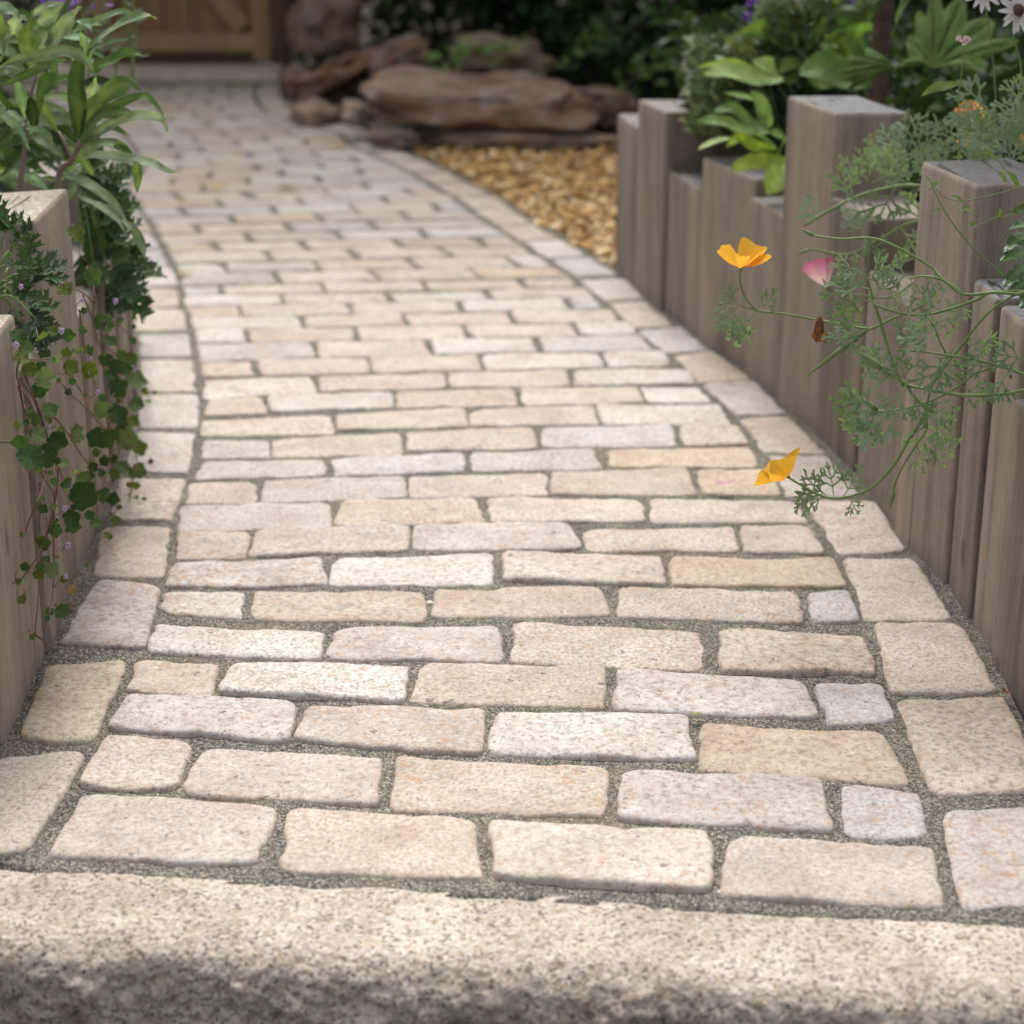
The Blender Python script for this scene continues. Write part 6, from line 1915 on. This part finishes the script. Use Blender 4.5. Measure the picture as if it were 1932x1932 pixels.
# lavender
lv = thing('lavender_plant', at(1420, 250, 3.6), 'grey-green lavender with purple flower spikes behind the right posts', 'plant')
LF = [(1306,123),(1357,82),(1381,84),(1412,37),(1415,2),(1468,49),(1595,29),(1614,10),(1552,5),(1500,20)]
for i in range(120):
    x0 = rp.uniform(1310, 1560)
    y0 = rp.uniform(150, 250) if x0 < 1430 else rp.uniform(60, 160)
    D = 3.6 + rp.uniform(-.2, .25)
    a = rp.gauss(1.75, 0.55)
    L = rp.uniform(40, 95)
    b0, b1 = (x0, y0), (x0 + L * math.cos(a), y0 - L * math.sin(a))
    stem(lv, [b0, ((b0[0] + b1[0]) / 2 + 3, (b0[1] + b1[1]) / 2), b1], D, 1.6, 0.9)
V, Fc, Cc = foliage(4200, lambda r: (at(*(lambda x: (x, r.uniform(80, 260) if x < 1440 else r.uniform(-10, 130)))(r.uniform(1305, 1590)), 3.65 + r.uniform(-.25, .25)), Vector((r.gauss(-.3, .5), r.gauss(0, .4), .8)).normalized()), 0.026, 61, (0.115, 0.15, 0.075), 0.4, 0.5)
o = build('foliage', V, Fc, M['shrub'], lv); set_point_color(o, Cc); o["kind"] = "stuff"
for i, (x, y) in enumerate(LF):
    p = at(x, y, 3.5)
    stem(lv, [(x + 14, y + 90), (x + 4, y + 40), (x, y)], (3.6, 3.5), 1.2, 0.9)
    head = None
    for k in range(9):
        q = p + Vector((rp.gauss(0, .005), rp.gauss(0, .005), rp.gauss(0, .006)))
        d_ = Vector((rp.gauss(0, 1), rp.gauss(-.3, .7), rp.gauss(.3, .7))).normalized()
        add_leaf(lv, [q, q + d_ * .006, q + d_ * .012], .009, UPCAM, 'violet', (1, 1, 1), name='floret', profile='oval', nseg=3)
# dense dark low growth in the right bed
filler('low dark green foliage filling the right bed behind the posts', lambda r: (lambda D: (Vector((rx(min(D, 4.05)) + 0.14 + r.random() ** 1.2 * 1.2, D, 0.27 + 0.10 * r.random() + 0.12 * max(0, D - 3.2))), Vector((r.gauss(0, .3), -.3, .8)).normalized()))(r.uniform(2.2, 4.4)), 7000, 0.04, (0.028, 0.052, 0.02), 72, (1.1, 3.2, 0.27))
